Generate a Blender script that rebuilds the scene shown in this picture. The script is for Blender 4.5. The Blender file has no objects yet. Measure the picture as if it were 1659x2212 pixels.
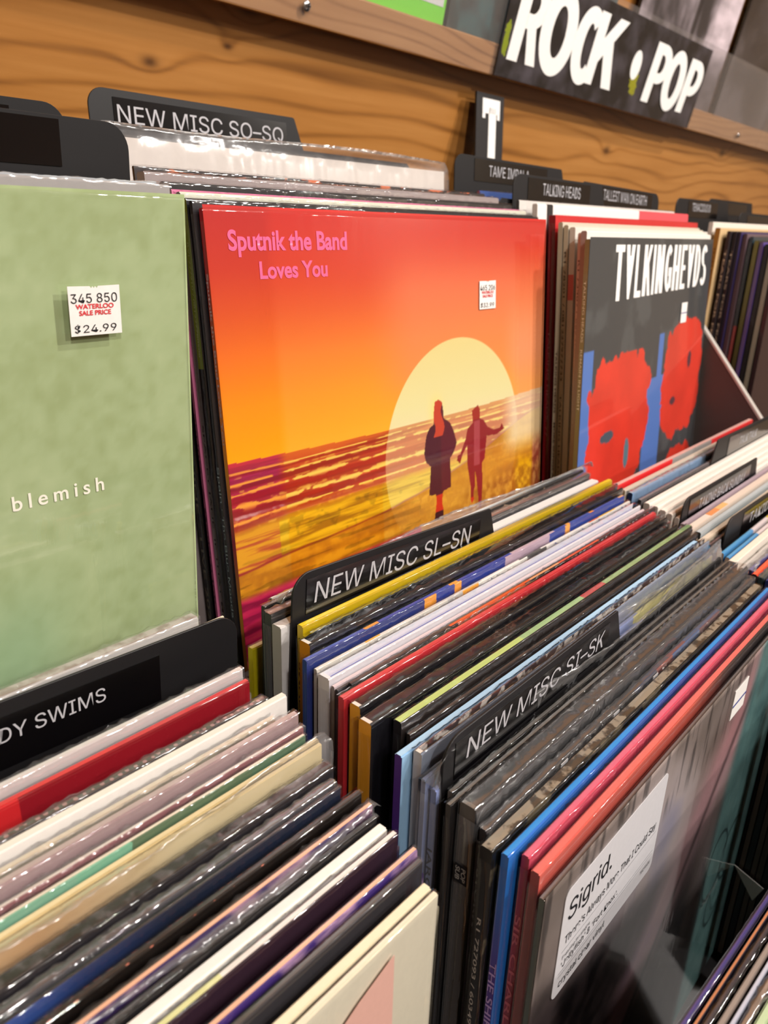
import bpy, bmesh, math, random
import numpy as np
from mathutils import Matrix, Vector
random.seed(7)
scene = bpy.context.scene
COL = scene.collection
# ---------------------------------------------------------------- frame of the bins
# All records lean back together: the "rack frame" is the world turned 15 deg about X.
W = Matrix.Rotation(math.radians(-15), 4, 'X')
# ---------------------------------------------------------------- camera
cam_data = bpy.data.cameras.new('camera')
cam = bpy.data.objects.new('camera', cam_data); COL.objects.link(cam)
RX = Vector((0.66441519, -0.24562327, 0.70584818)); RY = Vector((-0.74730877, -0.20689886, 0.63144474)); RZ = Vector((-0.00905834, -0.94702802, -0.32102317))
# columns of the camera matrix: image right, image up, backward
cm = Matrix(((RX[0], -RX[1], -RX[2], 0), (RY[0], -RY[1], -RY[2], 0), (RZ[0], -RZ[1], -RZ[2], 0), (0, 0, 0, 1)))
cam.matrix_world = W @ Matrix.Translation((-0.23550077, -0.3244347, -0.02010575)) @ cm
cam_data.sensor_fit = 'VERTICAL'; cam_data.sensor_height = 9.8
cam_data.lens = 9.8 * 1661.0 / 2212.0
cam_data.clip_start = 0.005; cam_data.clip_end = 60
cam_data.dof.use_dof = True; cam_data.dof.focus_distance = 0.37; cam_data.dof.aperture_fstop = cam_data.lens / 2.1
scene.camera = cam
# ---------------------------------------------------------------- view, world, lamps
vs = scene.view_settings
vs.view_transform = 'Standard'; vs.look = 'None'; vs.gamma = 1.0; vs.use_curve_mapping = False
vs.exposure = -0.27
scene.display_settings.display_device = 'sRGB'
scene.cycles.transparent_max_bounces = 24
scene.cycles.max_bounces = 6; scene.cycles.diffuse_bounces = 3; scene.cycles.glossy_bounces = 3
scene.cycles.transmission_bounces = 4
scene.cycles.caustics_reflective = False; scene.cycles.caustics_refractive = False
world = bpy.data.worlds.new('world'); scene.world = world; world.use_nodes = True
world.node_tree.nodes['Background'].inputs[0].default_value = (1.0, 0.93, 0.86, 1)
world.node_tree.nodes['Background'].inputs[1].default_value = 0.35

def lamp(name, loc, energy, size, target=None, color=(1.0, 0.935, 0.87)):
    l = bpy.data.lights.new(name, 'AREA'); l.shape = 'DISK'; l.size = size; l.energy = energy; l.color = color
    o = bpy.data.objects.new(name, l); COL.objects.link(o); o.location = loc
    d = (Vector(target) - Vector(loc)) if target else Vector((0, 0, -1))
    o.rotation_euler = d.to_track_quat('-Z', 'Y').to_euler()
    return o
CEIL = 1.75
LAMPS = [((1.65, -1.35, CEIL - .07), 42, .10), ((-0.75, -1.4, CEIL - .07), 29, .10), ((1.05, -0.78, CEIL - .07), 30, .09), ((0.35, -2.1, CEIL - .07), 28, .11), ((-1.5, -2.6, CEIL - .07), 16, .11), ((3.2, -2.6, CEIL - .07), 22, .11)]  # third spot is added to brighten the gap before the clear wrapped album
for i, (lc, en, sz) in enumerate(LAMPS):
    lamp('ceiling_spot', lc, en, sz, (0.35, 0.0, -0.1) if i < 4 else None)
# ---------------------------------------------------------------- helpers
def lin(c):
    c = c / 255.0
    return c / 12.92 if c <= 0.04045 else ((c + 0.055) / 1.055) ** 2.4
def hexc(h):
    h = h.lstrip('#')
    if len(h) == 3: h = ''.join(c * 2 for c in h)
    return (lin(int(h[0:2], 16)), lin(int(h[2:4], 16)), lin(int(h[4:6], 16)), 1.0)
MC = {}
def newmat(name):
    m = bpy.data.materials.new(name); m.use_nodes = True
    return m, m.node_tree, m.node_tree.nodes['Principled BSDF']
def mat(h, rough=.45, coat=0.0, metal=0.0, spec=.5, grain=0.0):
    """plain card or plastic: colour with a faint procedural grain"""
    k = (h, rough, coat, metal, spec, grain)
    if k in MC: return MC[k]
    m, t, p = newmat('card_' + h.strip('#'))
    n = t.nodes.new('ShaderNodeTexNoise'); n.inputs['Scale'].default_value = 420; n.inputs['Detail'].default_value = 2
    tc = t.nodes.new('ShaderNodeTexCoord'); t.links.new(tc.outputs['Object'], n.inputs['Vector'])
    mx = t.nodes.new('ShaderNodeMix'); mx.data_type = 'RGBA'; mx.blend_type = 'MULTIPLY'
    mx.inputs[0].default_value = .10 + grain; mx.inputs[6].default_value = hexc(h)
    t.links.new(n.outputs['Fac'], mx.inputs[7]); t.links.new(mx.outputs[2], p.inputs['Base Color'])
    p.inputs['Roughness'].default_value = rough; p.inputs['Coat Weight'].default_value = coat; p.inputs['Coat Roughness'].default_value = .08
    p.inputs['Metallic'].default_value = metal; p.inputs['Specular IOR Level'].default_value = spec
    MC[k] = m
    return m
def bandmat(stops, axis='X', rough=.4, noise=0.0, nscale=30.0, const=True, coat=.2, nstretch=(1, 1, 1), bump=0):
    """printed bands along one axis of the jacket (object coordinates, metres)"""
    k = ('band', tuple(stops), axis, rough, noise, nscale, const, coat, nstretch)
    if k in MC: return MC[k]
    m, t, p = newmat('printed_card'); L = t.links.new
    tc = t.nodes.new('ShaderNodeTexCoord'); sp = t.nodes.new('ShaderNodeSeparateXYZ'); L(tc.outputs['Object'], sp.inputs[0])
    mp = t.nodes.new('ShaderNodeMapping'); mp.inputs['Scale'].default_value = nstretch; L(tc.outputs['Object'], mp.inputs[0])
    n = t.nodes.new('ShaderNodeTexNoise'); n.inputs['Scale'].default_value = nscale; n.inputs['Detail'].default_value = 4; L(mp.outputs[0], n.inputs['Vector'])
    a = t.nodes.new('ShaderNodeMath'); a.operation = 'MULTIPLY_ADD'; a.inputs[1].default_value = 1 / .315; L(sp.outputs[axis], a.inputs[0])
    b = t.nodes.new('ShaderNodeMath'); b.operation = 'MULTIPLY_ADD'; b.inputs[1].default_value = noise; b.inputs[2].default_value = -noise * .5
    L(n.outputs['Fac'], b.inputs[0]); L(b.outputs[0], a.inputs[2])
    r = t.nodes.new('ShaderNodeValToRGB'); r.color_ramp.interpolation = 'CONSTANT' if const else 'LINEAR'
    e = r.color_ramp.elements
    while len(e) > 1: e.remove(e[-1])
    e[0].position = stops[0][0]; e[0].color = hexc(stops[0][1])
    for s in stops[1:]:
        q = e.new(s[0]); q.color = hexc(s[1])
    L(a.outputs[0], r.inputs[0]); L(r.outputs[0], p.inputs['Base Color'])
    p.inputs['Roughness'].default_value = rough; p.inputs['Coat Weight'].default_value = coat; p.inputs['Coat Roughness'].default_value = .08
    MC[k] = m
    return m
def specklemat(c1, c2, scale=60, lo=.5, hi=.56, stretch=(1, 1, 1), rough=.4, coat=.2):
    k = ('spk', c1, c2, scale, lo, hi, stretch)
    if k in MC: return MC[k]
    m, t, p = newmat('speckled_card'); L = t.links.new
    tc = t.nodes.new('ShaderNodeTexCoord'); mp = t.nodes.new('ShaderNodeMapping'); mp.inputs['Scale'].default_value = stretch; L(tc.outputs['Object'], mp.inputs[0])
    n = t.nodes.new('ShaderNodeTexNoise'); n.inputs['Scale'].default_value = scale; n.inputs['Detail'].default_value = 4; L(mp.outputs[0], n.inputs['Vector'])
    r = t.nodes.new('ShaderNodeValToRGB'); r.color_ramp.elements[0].position = lo; r.color_ramp.elements[1].position = hi
    r.color_ramp.elements[0].color = hexc(c1); r.color_ramp.elements[1].color = hexc(c2)
    L(n.outputs['Fac'], r.inputs[0]); L(r.outputs[0], p.inputs['Base Color'])
    p.inputs['Roughness'].default_value = rough; p.inputs['Coat Weight'].default_value = coat
    MC[k] = m
    return m
def dotmat(base, dot, scale=90, thr=.32, rough=.35):
    k = ('dot', base, dot, scale, thr)
    if k in MC: return MC[k]
    m, t, p = newmat('dotted_card'); L = t.links.new
    tc = t.nodes.new('ShaderNodeTexCoord')
    v = t.nodes.new('ShaderNodeTexVoronoi'); v.inputs['Scale'].default_value = scale; v.inputs['Randomness'].default_value = .25; L(tc.outputs['Object'], v.inputs['Vector'])
    c = t.nodes.new('ShaderNodeMath'); c.operation = 'LESS_THAN'; c.inputs[1].default_value = thr; L(v.outputs['Distance'], c.inputs[0])
    mx = t.nodes.new('ShaderNodeMix'); mx.data_type = 'RGBA'; mx.inputs[6].default_value = hexc(base); mx.inputs[7].default_value = hexc(dot)
    L(c.outputs[0], mx.inputs[0]); L(mx.outputs[2], p.inputs['Base Color']); p.inputs['Roughness'].default_value = rough
    MC[k] = m
    return m
def filmmat(name, rough=.10, amt=1.0, base=.02, tint=(.97, .97, .98), ns=260, stretch=(1, 1, .25), bump=.6, milk=0.0):
    """thin clear plastic: see-through, with mirror-like glints on its wrinkles"""
    m = bpy.data.materials.new(name); m.use_nodes = True; t = m.node_tree; t.nodes.clear(); L = t.links.new
    out = t.nodes.new('ShaderNodeOutputMaterial'); tr = t.nodes.new('ShaderNodeBsdfTransparent'); tr.inputs[0].default_value = (*tint, 1)
    gl = t.nodes.new('ShaderNodeBsdfAnisotropic') if hasattr(bpy.types, 'ShaderNodeBsdfAnisotropic') else t.nodes.new('ShaderNodeBsdfGlossy')
    gl.inputs['Roughness'].default_value = rough; gl.inputs['Color'].default_value = (1, 1, 1, 1)
    tc = t.nodes.new('ShaderNodeTexCoord'); mp = t.nodes.new('ShaderNodeMapping'); mp.inputs['Scale'].default_value = stretch; mp.inputs['Rotation'].default_value = (0, .35, 0); L(tc.outputs['Object'], mp.inputs[0])
    n = t.nodes.new('ShaderNodeTexNoise'); n.inputs['Scale'].default_value = ns; n.inputs['Detail'].default_value = 3; L(mp.outputs[0], n.inputs['Vector'])
    n2 = t.nodes.new('ShaderNodeTexNoise'); n2.inputs['Scale'].default_value = 22; n2.inputs['Detail'].default_value = 2; L(tc.outputs['Object'], n2.inputs['Vector'])
    mr = t.nodes.new('ShaderNodeMapRange'); mr.inputs[1].default_value = .48; mr.inputs[2].default_value = .68; L(n2.outputs['Fac'], mr.inputs[0])
    mu = t.nodes.new('ShaderNodeMath'); mu.operation = 'MULTIPLY'; mu.inputs[1].default_value = bump; L(mr.outputs[0], mu.inputs[0])
    bp = t.nodes.new('ShaderNodeBump'); bp.inputs['Distance'].default_value = .0012; L(n.outputs['Fac'], bp.inputs['Height']); L(mu.outputs[0], bp.inputs['Strength'])
    L(bp.outputs[0], gl.inputs['Normal'])
    lw = t.nodes.new('ShaderNodeLayerWeight'); L(bp.outputs[0], lw.inputs['Normal'])
    p5 = t.nodes.new('ShaderNodeMath'); p5.operation = 'POWER'; p5.inputs[1].default_value = 5.0; L(lw.outputs['Facing'], p5.inputs[0])
    fr = t.nodes.new('ShaderNodeMath'); fr.operation = 'MULTIPLY_ADD'; fr.inputs[1].default_value = .95; fr.inputs[2].default_value = .045; L(p5.outputs[0], fr.inputs[0])
    ma = t.nodes.new('ShaderNodeMath'); ma.operation = 'MULTIPLY_ADD'; ma.use_clamp = True; ma.inputs[1].default_value = amt; ma.inputs[2].default_value = base; L(fr.outputs[0], ma.inputs[0])
    mx = t.nodes.new('ShaderNodeMixShader'); L(ma.outputs[0], mx.inputs[0]); L(tr.outputs[0], mx.inputs[1]); L(gl.outputs[0], mx.inputs[2])
    last = mx
    if milk > 0:
        df = t.nodes.new('ShaderNodeBsdfDiffuse'); df.inputs[0].default_value = (.8, .8, .82, 1)
        m2 = t.nodes.new('ShaderNodeMixShader'); m2.inputs[0].default_value = milk; L(mx.outputs[0], m2.inputs[1]); L(df.outputs[0], m2.inputs[2]); last = m2
    L(last.outputs[0], out.inputs[0])
    return m
FILM = filmmat('shrink_film', ns=420, bump=.8, rough=.07)
FILM2 = filmmat('crumpled_film', rough=.09, amt=1.5, base=.06, ns=330, stretch=(1, 1, .5), bump=1.0, milk=.04)
FILM3 = filmmat('smooth_film', rough=.04, amt=1.0, base=.01, ns=200, bump=.12)
POLY = filmmat('poly_film', rough=.2, amt=1.1, base=.02, ns=50, stretch=(1, 1, 1), bump=.6, milk=.07)
ACRYL = filmmat('acrylic_sheet', rough=.03, amt=1.0, base=.03, bump=.02, milk=.03)

def link(name, me, parent=None, M=None):
    o = bpy.data.objects.new(name, me); COL.objects.link(o)
    if parent is not None: o.parent = parent
    if M is not None: o.matrix_local = M
    return o
def root(name, M, label, cat, group=None):
    o = bpy.data.objects.new(name, None); COL.objects.link(o); o.empty_display_size = .02
    o.matrix_world = W @ M; o['label'] = label; o['category'] = cat
    if group: o['group'] = group
    return o
def box(bm, x0, x1, y0, y1, z0, z1, mi=0, top=None, left=None, back=None):
    v = [bm.verts.new(p) for p in ((x0, y0, z0), (x1, y0, z0), (x1, y1, z0), (x0, y1, z0), (x0, y0, z1), (x1, y0, z1), (x1, y1, z1), (x0, y1, z1))]
    fs = [bm.faces.new([v[i] for i in q]) for q in ((0, 1, 5, 4), (1, 2, 6, 5), (2, 3, 7, 6), (3, 0, 4, 7), (4, 5, 6, 7), (3, 2, 1, 0))]
    for f in fs: f.material_index = mi
    if top is not None: fs[4].material_index = top
    if left is not None: fs[3].material_index = left
    if back is not None: fs[2].material_index = back
    return fs
def done(bm, name, mats, parent=None, M=None, smooth=False):
    me = bpy.data.meshes.new(name); bm.to_mesh(me); bm.free()
    for m in mats: me.materials.append(m)
    if smooth: me.polygons.foreach_set('use_smooth', [True] * len(me.polygons))
    return link(name, me, parent, M)
def boxobj(name, dims, m, parent=None, M=None, bev=0.0):
    bm = bmesh.new(); box(bm, *dims)
    if bev: bmesh.ops.bevel(bm, geom=bm.edges[:], offset=bev, segments=2, affect='EDGES', profile=.6)
    return done(bm, name, [m], parent, M)
def prism(name, pts, y0, y1, m, parent=None, M=None, bev=0.0):
    """extrude an outline (x,z) from y0 (front) to y1"""
    bm = bmesh.new()
    a = [bm.verts.new((p[0], y0, p[1])) for p in pts]; b = [bm.verts.new((p[0], y1, p[1])) for p in pts]
    n = len(pts)
    bm.faces.new(a); bm.faces.new(b[::-1])
    for i in range(n): bm.faces.new((a[i], b[i], b[(i + 1) % n], a[(i + 1) % n]))
    bmesh.ops.recalc_face_normals(bm, faces=bm.faces[:])
    if bev:
        bmesh.ops.bevel(bm, geom=[e for e in bm.edges if abs((e.verts[0].co - e.verts[1].co).y) < 1e-6], offset=bev, segments=1, affect='EDGES')
    return done(bm, name, [m], parent, M)
# ---------------------------------------------------------------- lettering
import os
try:
    SANS = bpy.data.fonts.load(os.path.join(bpy.utils.system_resource('DATAFILES'), 'fonts', 'Inter.woff2'))
except Exception:
    SANS = None
def text_mesh(s, bold=0.0, shear=0.0, spacing=1.0, sans=True):
    c = bpy.data.curves.new('t', 'FONT'); c.body = s; c.offset = bold; c.shear = shear; c.space_character = spacing; c.resolution_u = 6; c.size = 1.0
    if sans and SANS: c.font = SANS
    o = bpy.data.objects.new('t', c); COL.objects.link(o)
    dg = bpy.context.evaluated_depsgraph_get(); dg.update()
    me = bpy.data.meshes.new_from_object(o.evaluated_get(dg)); me.name = 'lettering'
    bpy.data.objects.remove(o); bpy.data.curves.remove(c)
    n = len(me.vertices); co = np.empty(n * 3, 'f'); me.vertices.foreach_get('co', co)
    return me, co.reshape(-1, 3)
FRONT = ((1, 0, 0), (0, 0, 1)); SPINE = ((0, 0, -1), (0, -1, 0))
def text(s, parent, m, org, w=None, h=None, dirs=FRONT, bold=0.0, shear=0.0, spacing=1.0, flip=False, name='lettering', label=None, sans=True):
    """flat printed words: lower left of the ink at org, ink box w wide and h tall"""
    if bold >= .01: sans = False; bold = min(bold, .028)
    else: bold = 0.0
    me, co = text_mesh(s, bold, shear, spacing, sans)
    if len(co) == 0: return None
    x0, x1, y0, y1 = co[:, 0].min(), co[:, 0].max(), co[:, 1].min(), co[:, 1].max()
    if w is None: sy = h / (y1 - y0); sx = sy
    elif h is None: sx = w / (x1 - x0); sy = sx
    else: sx = w / (x1 - x0); sy = h / (y1 - y0)
    a = (co[:, 0] - x0) * sx; b = (co[:, 1] - y0) * sy
    if flip: a = (x1 - x0) * sx - a; b = (y1 - y0) * sy - b
    X = np.array(dirs[0], 'f'); Y = np.array(dirs[1], 'f'); O = np.array(org, 'f')
    out = O + np.outer(a, X) + np.outer(b, Y)
    me.vertices.foreach_set('co', out.astype('f').ravel()); me.update()
    me.materials.clear(); me.materials.append(m)
    o = link(name, me, parent)
    if label: o['label'] = label
    return o
INK_B = mat('#1c1c20', .5); INK_R = mat('#d8323a', .5); INK_W = mat('#d9d6d2', .5); INK_G = mat('#9a9aa0', .5); PAPER = mat('#ece8e4', .6)
# ---------------------------------------------------------------- painted covers (colour per vertex, computed here)
def fbm(u, v, sx, sy, seed=0, octv=4):
    rs = np.random.RandomState(seed); r = np.zeros_like(u); a = .5
    for o in range(octv):
        g = rs.rand(64, 64); fx = (u * sx * 2 ** o) % 64; fy = (v * sy * 2 ** o) % 64
        i = np.floor(fx).astype(int); j = np.floor(fy).astype(int); dx = fx - i; dy = fy - j
        dx = dx * dx * (3 - 2 * dx); dy = dy * dy * (3 - 2 * dy); i1 = (i + 1) % 64; j1 = (j + 1) % 64; i %= 64; j %= 64
        r += a * ((g[j, i] * (1 - dx) + g[j, i1] * dx) * (1 - dy) + (g[j1, i] * (1 - dx) + g[j1, i1] * dx) * dy); a *= .5
    return r
def inpoly(u, v, P):
    r = np.zeros(u.shape, bool); n = len(P); j = n - 1
    for i in range(n):
        xi, yi = P[i]; xj, yj = P[j]
        c = ((yi > v) != (yj > v)) & (u < (xj - xi) * (v - yi) / (yj - yi + 1e-12) + xi); r ^= c; j = i
    return r
def C(h): return np.array([int(h[1:3], 16), int(h[3:5], 16), int(h[5:7], 16)], float) / 255
def ramp(t, stops):
    xs = [s[0] for s in stops]; cs = np.array([C(s[1]) for s in stops])
    return np.stack([np.interp(t, xs, cs[:, k]) for k in range(3)], -1)
def mixc(a, b, k): return a * (1 - k[..., None]) + b * k[..., None]
def sst(x, a, b):
    t = np.clip((x - a) / (b - a), 0, 1); return t * t * (3 - 2 * t)
def painted(parent, fn, n, Wd=.315, H=.315, y=0.0, vmax=1.0, name='cover_print', rough=.35, coat=.6):
    """the cover print: a fine grid whose vertex colours are worked out by fn(u, v)"""
    nu = n; nv = int(n * vmax)
    u, v = np.meshgrid(np.linspace(0, 1, nu), np.linspace(0, vmax, nv))
    rgb = np.clip(fn(u, v), 0, 1)
    rgb = np.where(rgb <= .04045, rgb / 12.92, ((rgb + .055) / 1.055) ** 2.4)
    me = bpy.data.meshes.new(name); N = nu * nv
    me.vertices.add(N); co = np.stack([u * Wd, np.full_like(u, y), H - v * H], -1).astype('f'); me.vertices.foreach_set('co', co.ravel())
    i = (np.arange(nv - 1)[:, None] * nu + np.arange(nu - 1)[None, :]).ravel(); q = np.stack([i + nu, i + nu + 1, i + 1, i], -1).astype('i')
    F = len(q); me.loops.add(F * 4); me.loops.foreach_set('vertex_index', q.ravel()); me.polygons.add(F)
    me.polygons.foreach_set('loop_start', (np.arange(F) * 4).astype('i')); me.polygons.foreach_set('loop_total', np.full(F, 4, 'i'))
    me.update(calc_edges=True)
    at = me.color_attributes.new('print', 'FLOAT_COLOR', 'POINT')
    at.data.foreach_set('color', np.concatenate([rgb.reshape(-1, 3), np.ones((N, 1))], 1).astype('f').ravel())
    m, t, p = newmat('cover_ink'); a = t.nodes.new('ShaderNodeVertexColor'); a.layer_name = 'print'; t.links.new(a.outputs[0], p.inputs['Base Color'])
    p.inputs['Roughness'].default_value = rough; p.inputs['Coat Weight'].default_value = coat; p.inputs['Coat Roughness'].default_value = .05
    me.materials.append(m)
    return link(name, me, parent)
# ---------------------------------------------------------------- jackets, films
def jacket(parent, t, top, front, spine, style='closed', Wd=.3135, H=.3135, inner='#e8e4de', back=None, edge='#e9e2d8'):
    """card jacket: front and back board, spine strip, top and bottom strip; 'top' or 'right' leaves that side open"""
    b = min(.0009, t * .3); bm = bmesh.new(); T = t / 2
    top_m = 1; r = Wd; z1 = H
    box(bm, 0, r, -T, -T + b, 0, z1, 0, top=1, left=2)           # front board
    box(bm, 0, r, T - b, T, 0, z1, 1, top=1, left=2, back=4)       # back board
    box(bm, 0, b * (2.2 if style == 'open' else 1), -T + b, T - b, 0, z1, 2, top=(3 if style == 'open' else 1))                # spine
    if style == 'closed':
        box(bm, r - b, r, -T + b, T - b, 0, z1, 1); box(bm, b, r - b, -T + b, T - b, z1 - b, z1, 1)
    elif style == 'right':
        box(bm, b, r, -T + b, T - b, z1 - b, z1, 1)
    box(bm, b, r - b, -T + b, T - b, 0, b, 1)
    bmesh.ops.remove_doubles(bm, verts=bm.verts[:], dist=1e-7)
    outer = [e for e in bm.edges if len(e.link_faces) == 2 and e.calc_face_angle(0) > 1.2 and all(abs(abs(v.co.y) - T) < 1e-6 for v in e.verts) and all(v.co.z > H - 1e-6 for v in e.verts)]
    if outer: bmesh.ops.bevel(bm, geom=outer, offset=min(.0006, t * .18), segments=2, affect='EDGES', clamp_overlap=True)
    o = done(bm, 'jacket', [front, top, spine, mat(edge, .6), back or front], parent)
    if style != 'closed':
        i0 = b + .001; i1 = r - .003 if style == 'right' else r - .002; it = max(.0004, t * .5 - b)
        boxobj('inner_sleeve', (i0, i1, -it, it, b + .0005, z1 - (.002 if style == 'right' else .004)), mat(inner, .4, .1), parent)
    return o
def film(parent, t, Wd=.3135, H=.3135, m=FILM, off=.0005, amp=.0006, ext=0.0, name='shrink_wrap', seed=0, sag=0.0, front=True, nx=120, nz=22):
    """plastic around the jacket: one skin over back, top and front, open below, with wrinkles"""
    rs = np.random.RandomState(seed + 11); T = t / 2 + off
    x0 = -off; x1 = Wd + off; ztop = H + off + ext
    # profile from front-bottom up over the top to the back
    zs = list(np.linspace(H * .12 if not front else 0.0, H - .006, nz)); prof = [(-T, z) for z in zs]
    if ext > 0:
        for k in range(1, 5): f = k / 5; prof.append((-T * (1 - f * .9), H - .003 + (ext + .003) * f))
        prof.append((0, ztop))
        for k in range(4, 0, -1): f = k / 5; prof.append((T * (1 - f * .9), H - .003 + (ext + .003) * f))
    else:
        prof += [(-T, H - .002), (-T * .97, ztop - .0003), (-T * .5, ztop), (T * .5, ztop), (T * .97, ztop - .0003), (T, H - .002)]
    prof += [(T, z) for z in (H - .02, H * .8, H * .5, 0)]
    P = len(prof); xs = np.linspace(x0, x1, nx); bm = bmesh.new(); rows = []
    ph = rs.rand(8) * 6.28
    for i, (y, z) in enumerate(prof):
        row = []
        for j, x in enumerate(xs):
            near = math.exp(-(H - z) / .03) if z < H else 1.0
            d = amp * (.25 + near) * (math.sin(x * 190 + ph[0] + z * 60) * .4 + math.sin(x * 410 + ph[1]) * .2 + math.sin(x * 1300 + z * 300 + ph[4]) * .25 + (rs.rand() - .35) * .45)
            yy = y + (-abs(d) if y < 0 else abs(d) if y > 0 else 0); zz = z
            if z >= H - .0025: zz = z + abs(d) * .9
            e = min(x - x0, x1 - x)
            if ext > 0 and z > H:
                yy = y + sag * (z - H) / max(ext, 1e-6) * (math.sin(x * 23 + ph[2]) * .5 + .5) * -.02 + d
                zz = H + (z - H) * (.93 + .07 * math.sin(x * 17 + ph[3])) * (min(1, e / .006) ** .5 if e < .006 else 1)
            row.append(bm.verts.new((x, yy, zz)))
        rows.append(row)
    for i in range(P - 1):
        for j in range(nx - 1): bm.faces.new((rows[i][j], rows[i][j + 1], rows[i + 1][j + 1], rows[i + 1][j]))
    # side skins
    for s, xx in ((0, x0), (nx - 1, x1)):
        n = nz
        for i in range(nz - 1):
            z = prof[i][1]; z2 = prof[i + 1][1]
            a = rows[i][s]; b2 = rows[i + 1][s]
            c = bm.verts.new((xx, T, z2)); dd = bm.verts.new((xx, T, z)); bm.faces.new((a, b2, c, dd))
    bmesh.ops.recalc_face_normals(bm, faces=bm.faces[:])
    return done(bm, name, [m], parent, smooth=True)

RECS = {}
def place(P, t, lean, yaw, roll, right, Wd=.3135, H=.3135):
    R = Matrix.Rotation(math.radians(yaw), 4, 'Z') @ Matrix.Rotation(math.radians(lean), 4, 'X') @ Matrix.Rotation(math.radians(roll), 4, 'Y')
    return Matrix.Translation(P) @ R @ Matrix.Translation((-Wd if right else 0, 0, -H))
def record(key, P, t, lean=0, yaw=0, roll=0, right=False, label='', group=None, top='#222222', front='#222222', spine='#222222', style='closed', wrap=None,
           inner='#e8e4de', seed=0, stext=None, scol='#cfcfcf', sz=.05, slen=.12, sh=None, extra=None, ext=.012, coat=.3, edge='#e9e2d8', sbold=.01):
    g = lambda c: c if not isinstance(c, str) else mat(c, .42, coat)
    r = root('record', place(P, t, lean, yaw, roll, right), label, 'record', group)
    tt = t - .0002; js = tt
    if wrap: js = tt - .0010
    jacket(r, max(js, .0012), g(top), g(front), g(spine), style, inner=inner, edge=edge)
    js = max(js, .0012)
    if wrap == 's': film(r, js, seed=seed)
    elif wrap == 'c': film(r, js, m=FILM2, amp=.0008, seed=seed)
    elif wrap == 'g': film(r, js, m=FILM3, amp=.00015, seed=seed)
    elif wrap == 'p': film(r, js, Wd=.318, m=POLY, off=.0008, amp=.0008, ext=ext, name='poly_sleeve', seed=seed, sag=.4)
    if stext:
        h = sh or min(js * .62, .004)
        text(stext, r, mat(scol, .5), (-.0003 if not wrap else -.0002, h / 2, .3135 - sz), w=slen, h=h, dirs=SPINE, bold=sbold)
    if extra: extra(r, js)
    RECS[key] = r
    return r

def block(ch, parent, m, org, w, h, tw=.30, th=.20, flip=False, shear=0.0, name='letter', z0=0.0):
    """heavy sign-painter capitals cut from plain shapes"""
    bm = bmesh.new(); cnt = [0]
    def quad(*p):
        q = []; cnt[0] += 1
        for a, b in p:
            if flip: a, b = 1 - a, 1 - b
            q.append(bm.verts.new((org[0] + (a + shear * b) * w, org[1] - cnt[0] * 4e-6 - z0, org[2] + b * h)))
        bm.faces.new(q)
    def bar(a, b, c, d): quad((a, b), (c, b), (c, d), (a, d))
    def ring(cx, cy, rx, ry, a0, a1, n=28, ex=None, ey=None):
        ix = rx - (ex or tw); iy = ry - (ey or th)
        for k in range(n):
            t0 = math.radians(a0 + (a1 - a0) * k / n); t1 = math.radians(a0 + (a1 - a0) * (k + 1) / n)
            quad((cx + rx * math.cos(t0), cy + ry * math.sin(t0)), (cx + rx * math.cos(t1), cy + ry * math.sin(t1)), (cx + ix * math.cos(t1), cy + iy * math.sin(t1)), (cx + ix * math.cos(t0), cy + iy * math.sin(t0)))
    if ch in 'RP':
        lo = .40 if ch == 'R' else .34; cy = (1 + lo) / 2; ry = (1 - lo) / 2
        bar(0, 0, tw, 1); ring(.48, cy, .52, ry, -90, 90, ey=th * .85, ex=tw * .95); bar(tw, 1 - th * .85, .48, 1); bar(tw, lo, .48, lo + th * .85)
        if ch == 'R': quad((.40, lo + .05), (.72, lo + .05), (1, 0), (.66, 0))
    elif ch == 'O': ring(.5, .5, .5, .5, 0, 360, 48)
    elif ch == 'C': ring(.52, .5, .52, .5, 48, 312, 40)
    elif ch == 'G': ring(.52, .5, .52, .5, 48, 335, 40); bar(.52, .34, 1, .52); bar(1 - tw * .9, .08, 1, .5)
    elif ch == 'K': bar(0, 0, tw, 1); k_ = max(.34, 0) if tw > .2 else tw * 1.25; quad((tw * .9, .30 + (.34 - k_) * .3), (tw * .9, .30 + k_), (1 - k_, 1), (1, 1)); quad((.36, .56), (.36 + k_ * .8, .56 + k_ * .4), (1, 0), (1 - k_, 0))
    elif ch == 'T': bar(.5 - tw / 2, 0, .5 + tw / 2, 1); bar(0, 1 - th * .8, 1, 1)
    elif ch == 'A': quad((0, 0), (tw, 0), (.62, 1), (.38, 1)); quad((1 - tw, 0), (1, 0), (.62, 1), (.38, 1)); bar(.22, .20, .78, .36)
    elif ch == 'L': bar(0, 0, tw, 1); bar(0, 0, 1, th * .8)
    elif ch == 'I': bar(0, 0, 1, 1)
    elif ch == 'N': bar(0, 0, tw, 1); bar(1 - tw, 0, 1, 1); quad((0, 1), (tw, 1), (1, 0), (1 - tw, 0))
    elif ch == 'H': bar(0, 0, tw, 1); bar(1 - tw, 0, 1, 1); bar(0, .42, 1, .42 + th * .8)
    elif ch == 'E': bar(0, 0, tw, 1); bar(0, 0, 1, th * .75); bar(0, 1 - th * .75, 1, 1); bar(0, .43, .88, .43 + th * .7)
    elif ch == 'D': bar(0, 0, tw, 1); ring(.40, .5, .60, .5, -90, 90, ey=th * .8); bar(tw, 0, .42, th * .8); bar(tw, 1 - th * .8, .42, 1)
    elif ch == 'S': ring(.5, .735, .5, .265, 25, 270, ey=th * .8, ex=tw); ring(.5, .265, .5, .265, -155, 90, ey=th * .8, ex=tw)
    elif ch == 'U': bar(0, .4, tw, 1); bar(1 - tw, .4, 1, 1); ring(.5, .4, .5, .4, 180, 360)
    return done(bm, name, [m], parent)
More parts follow.
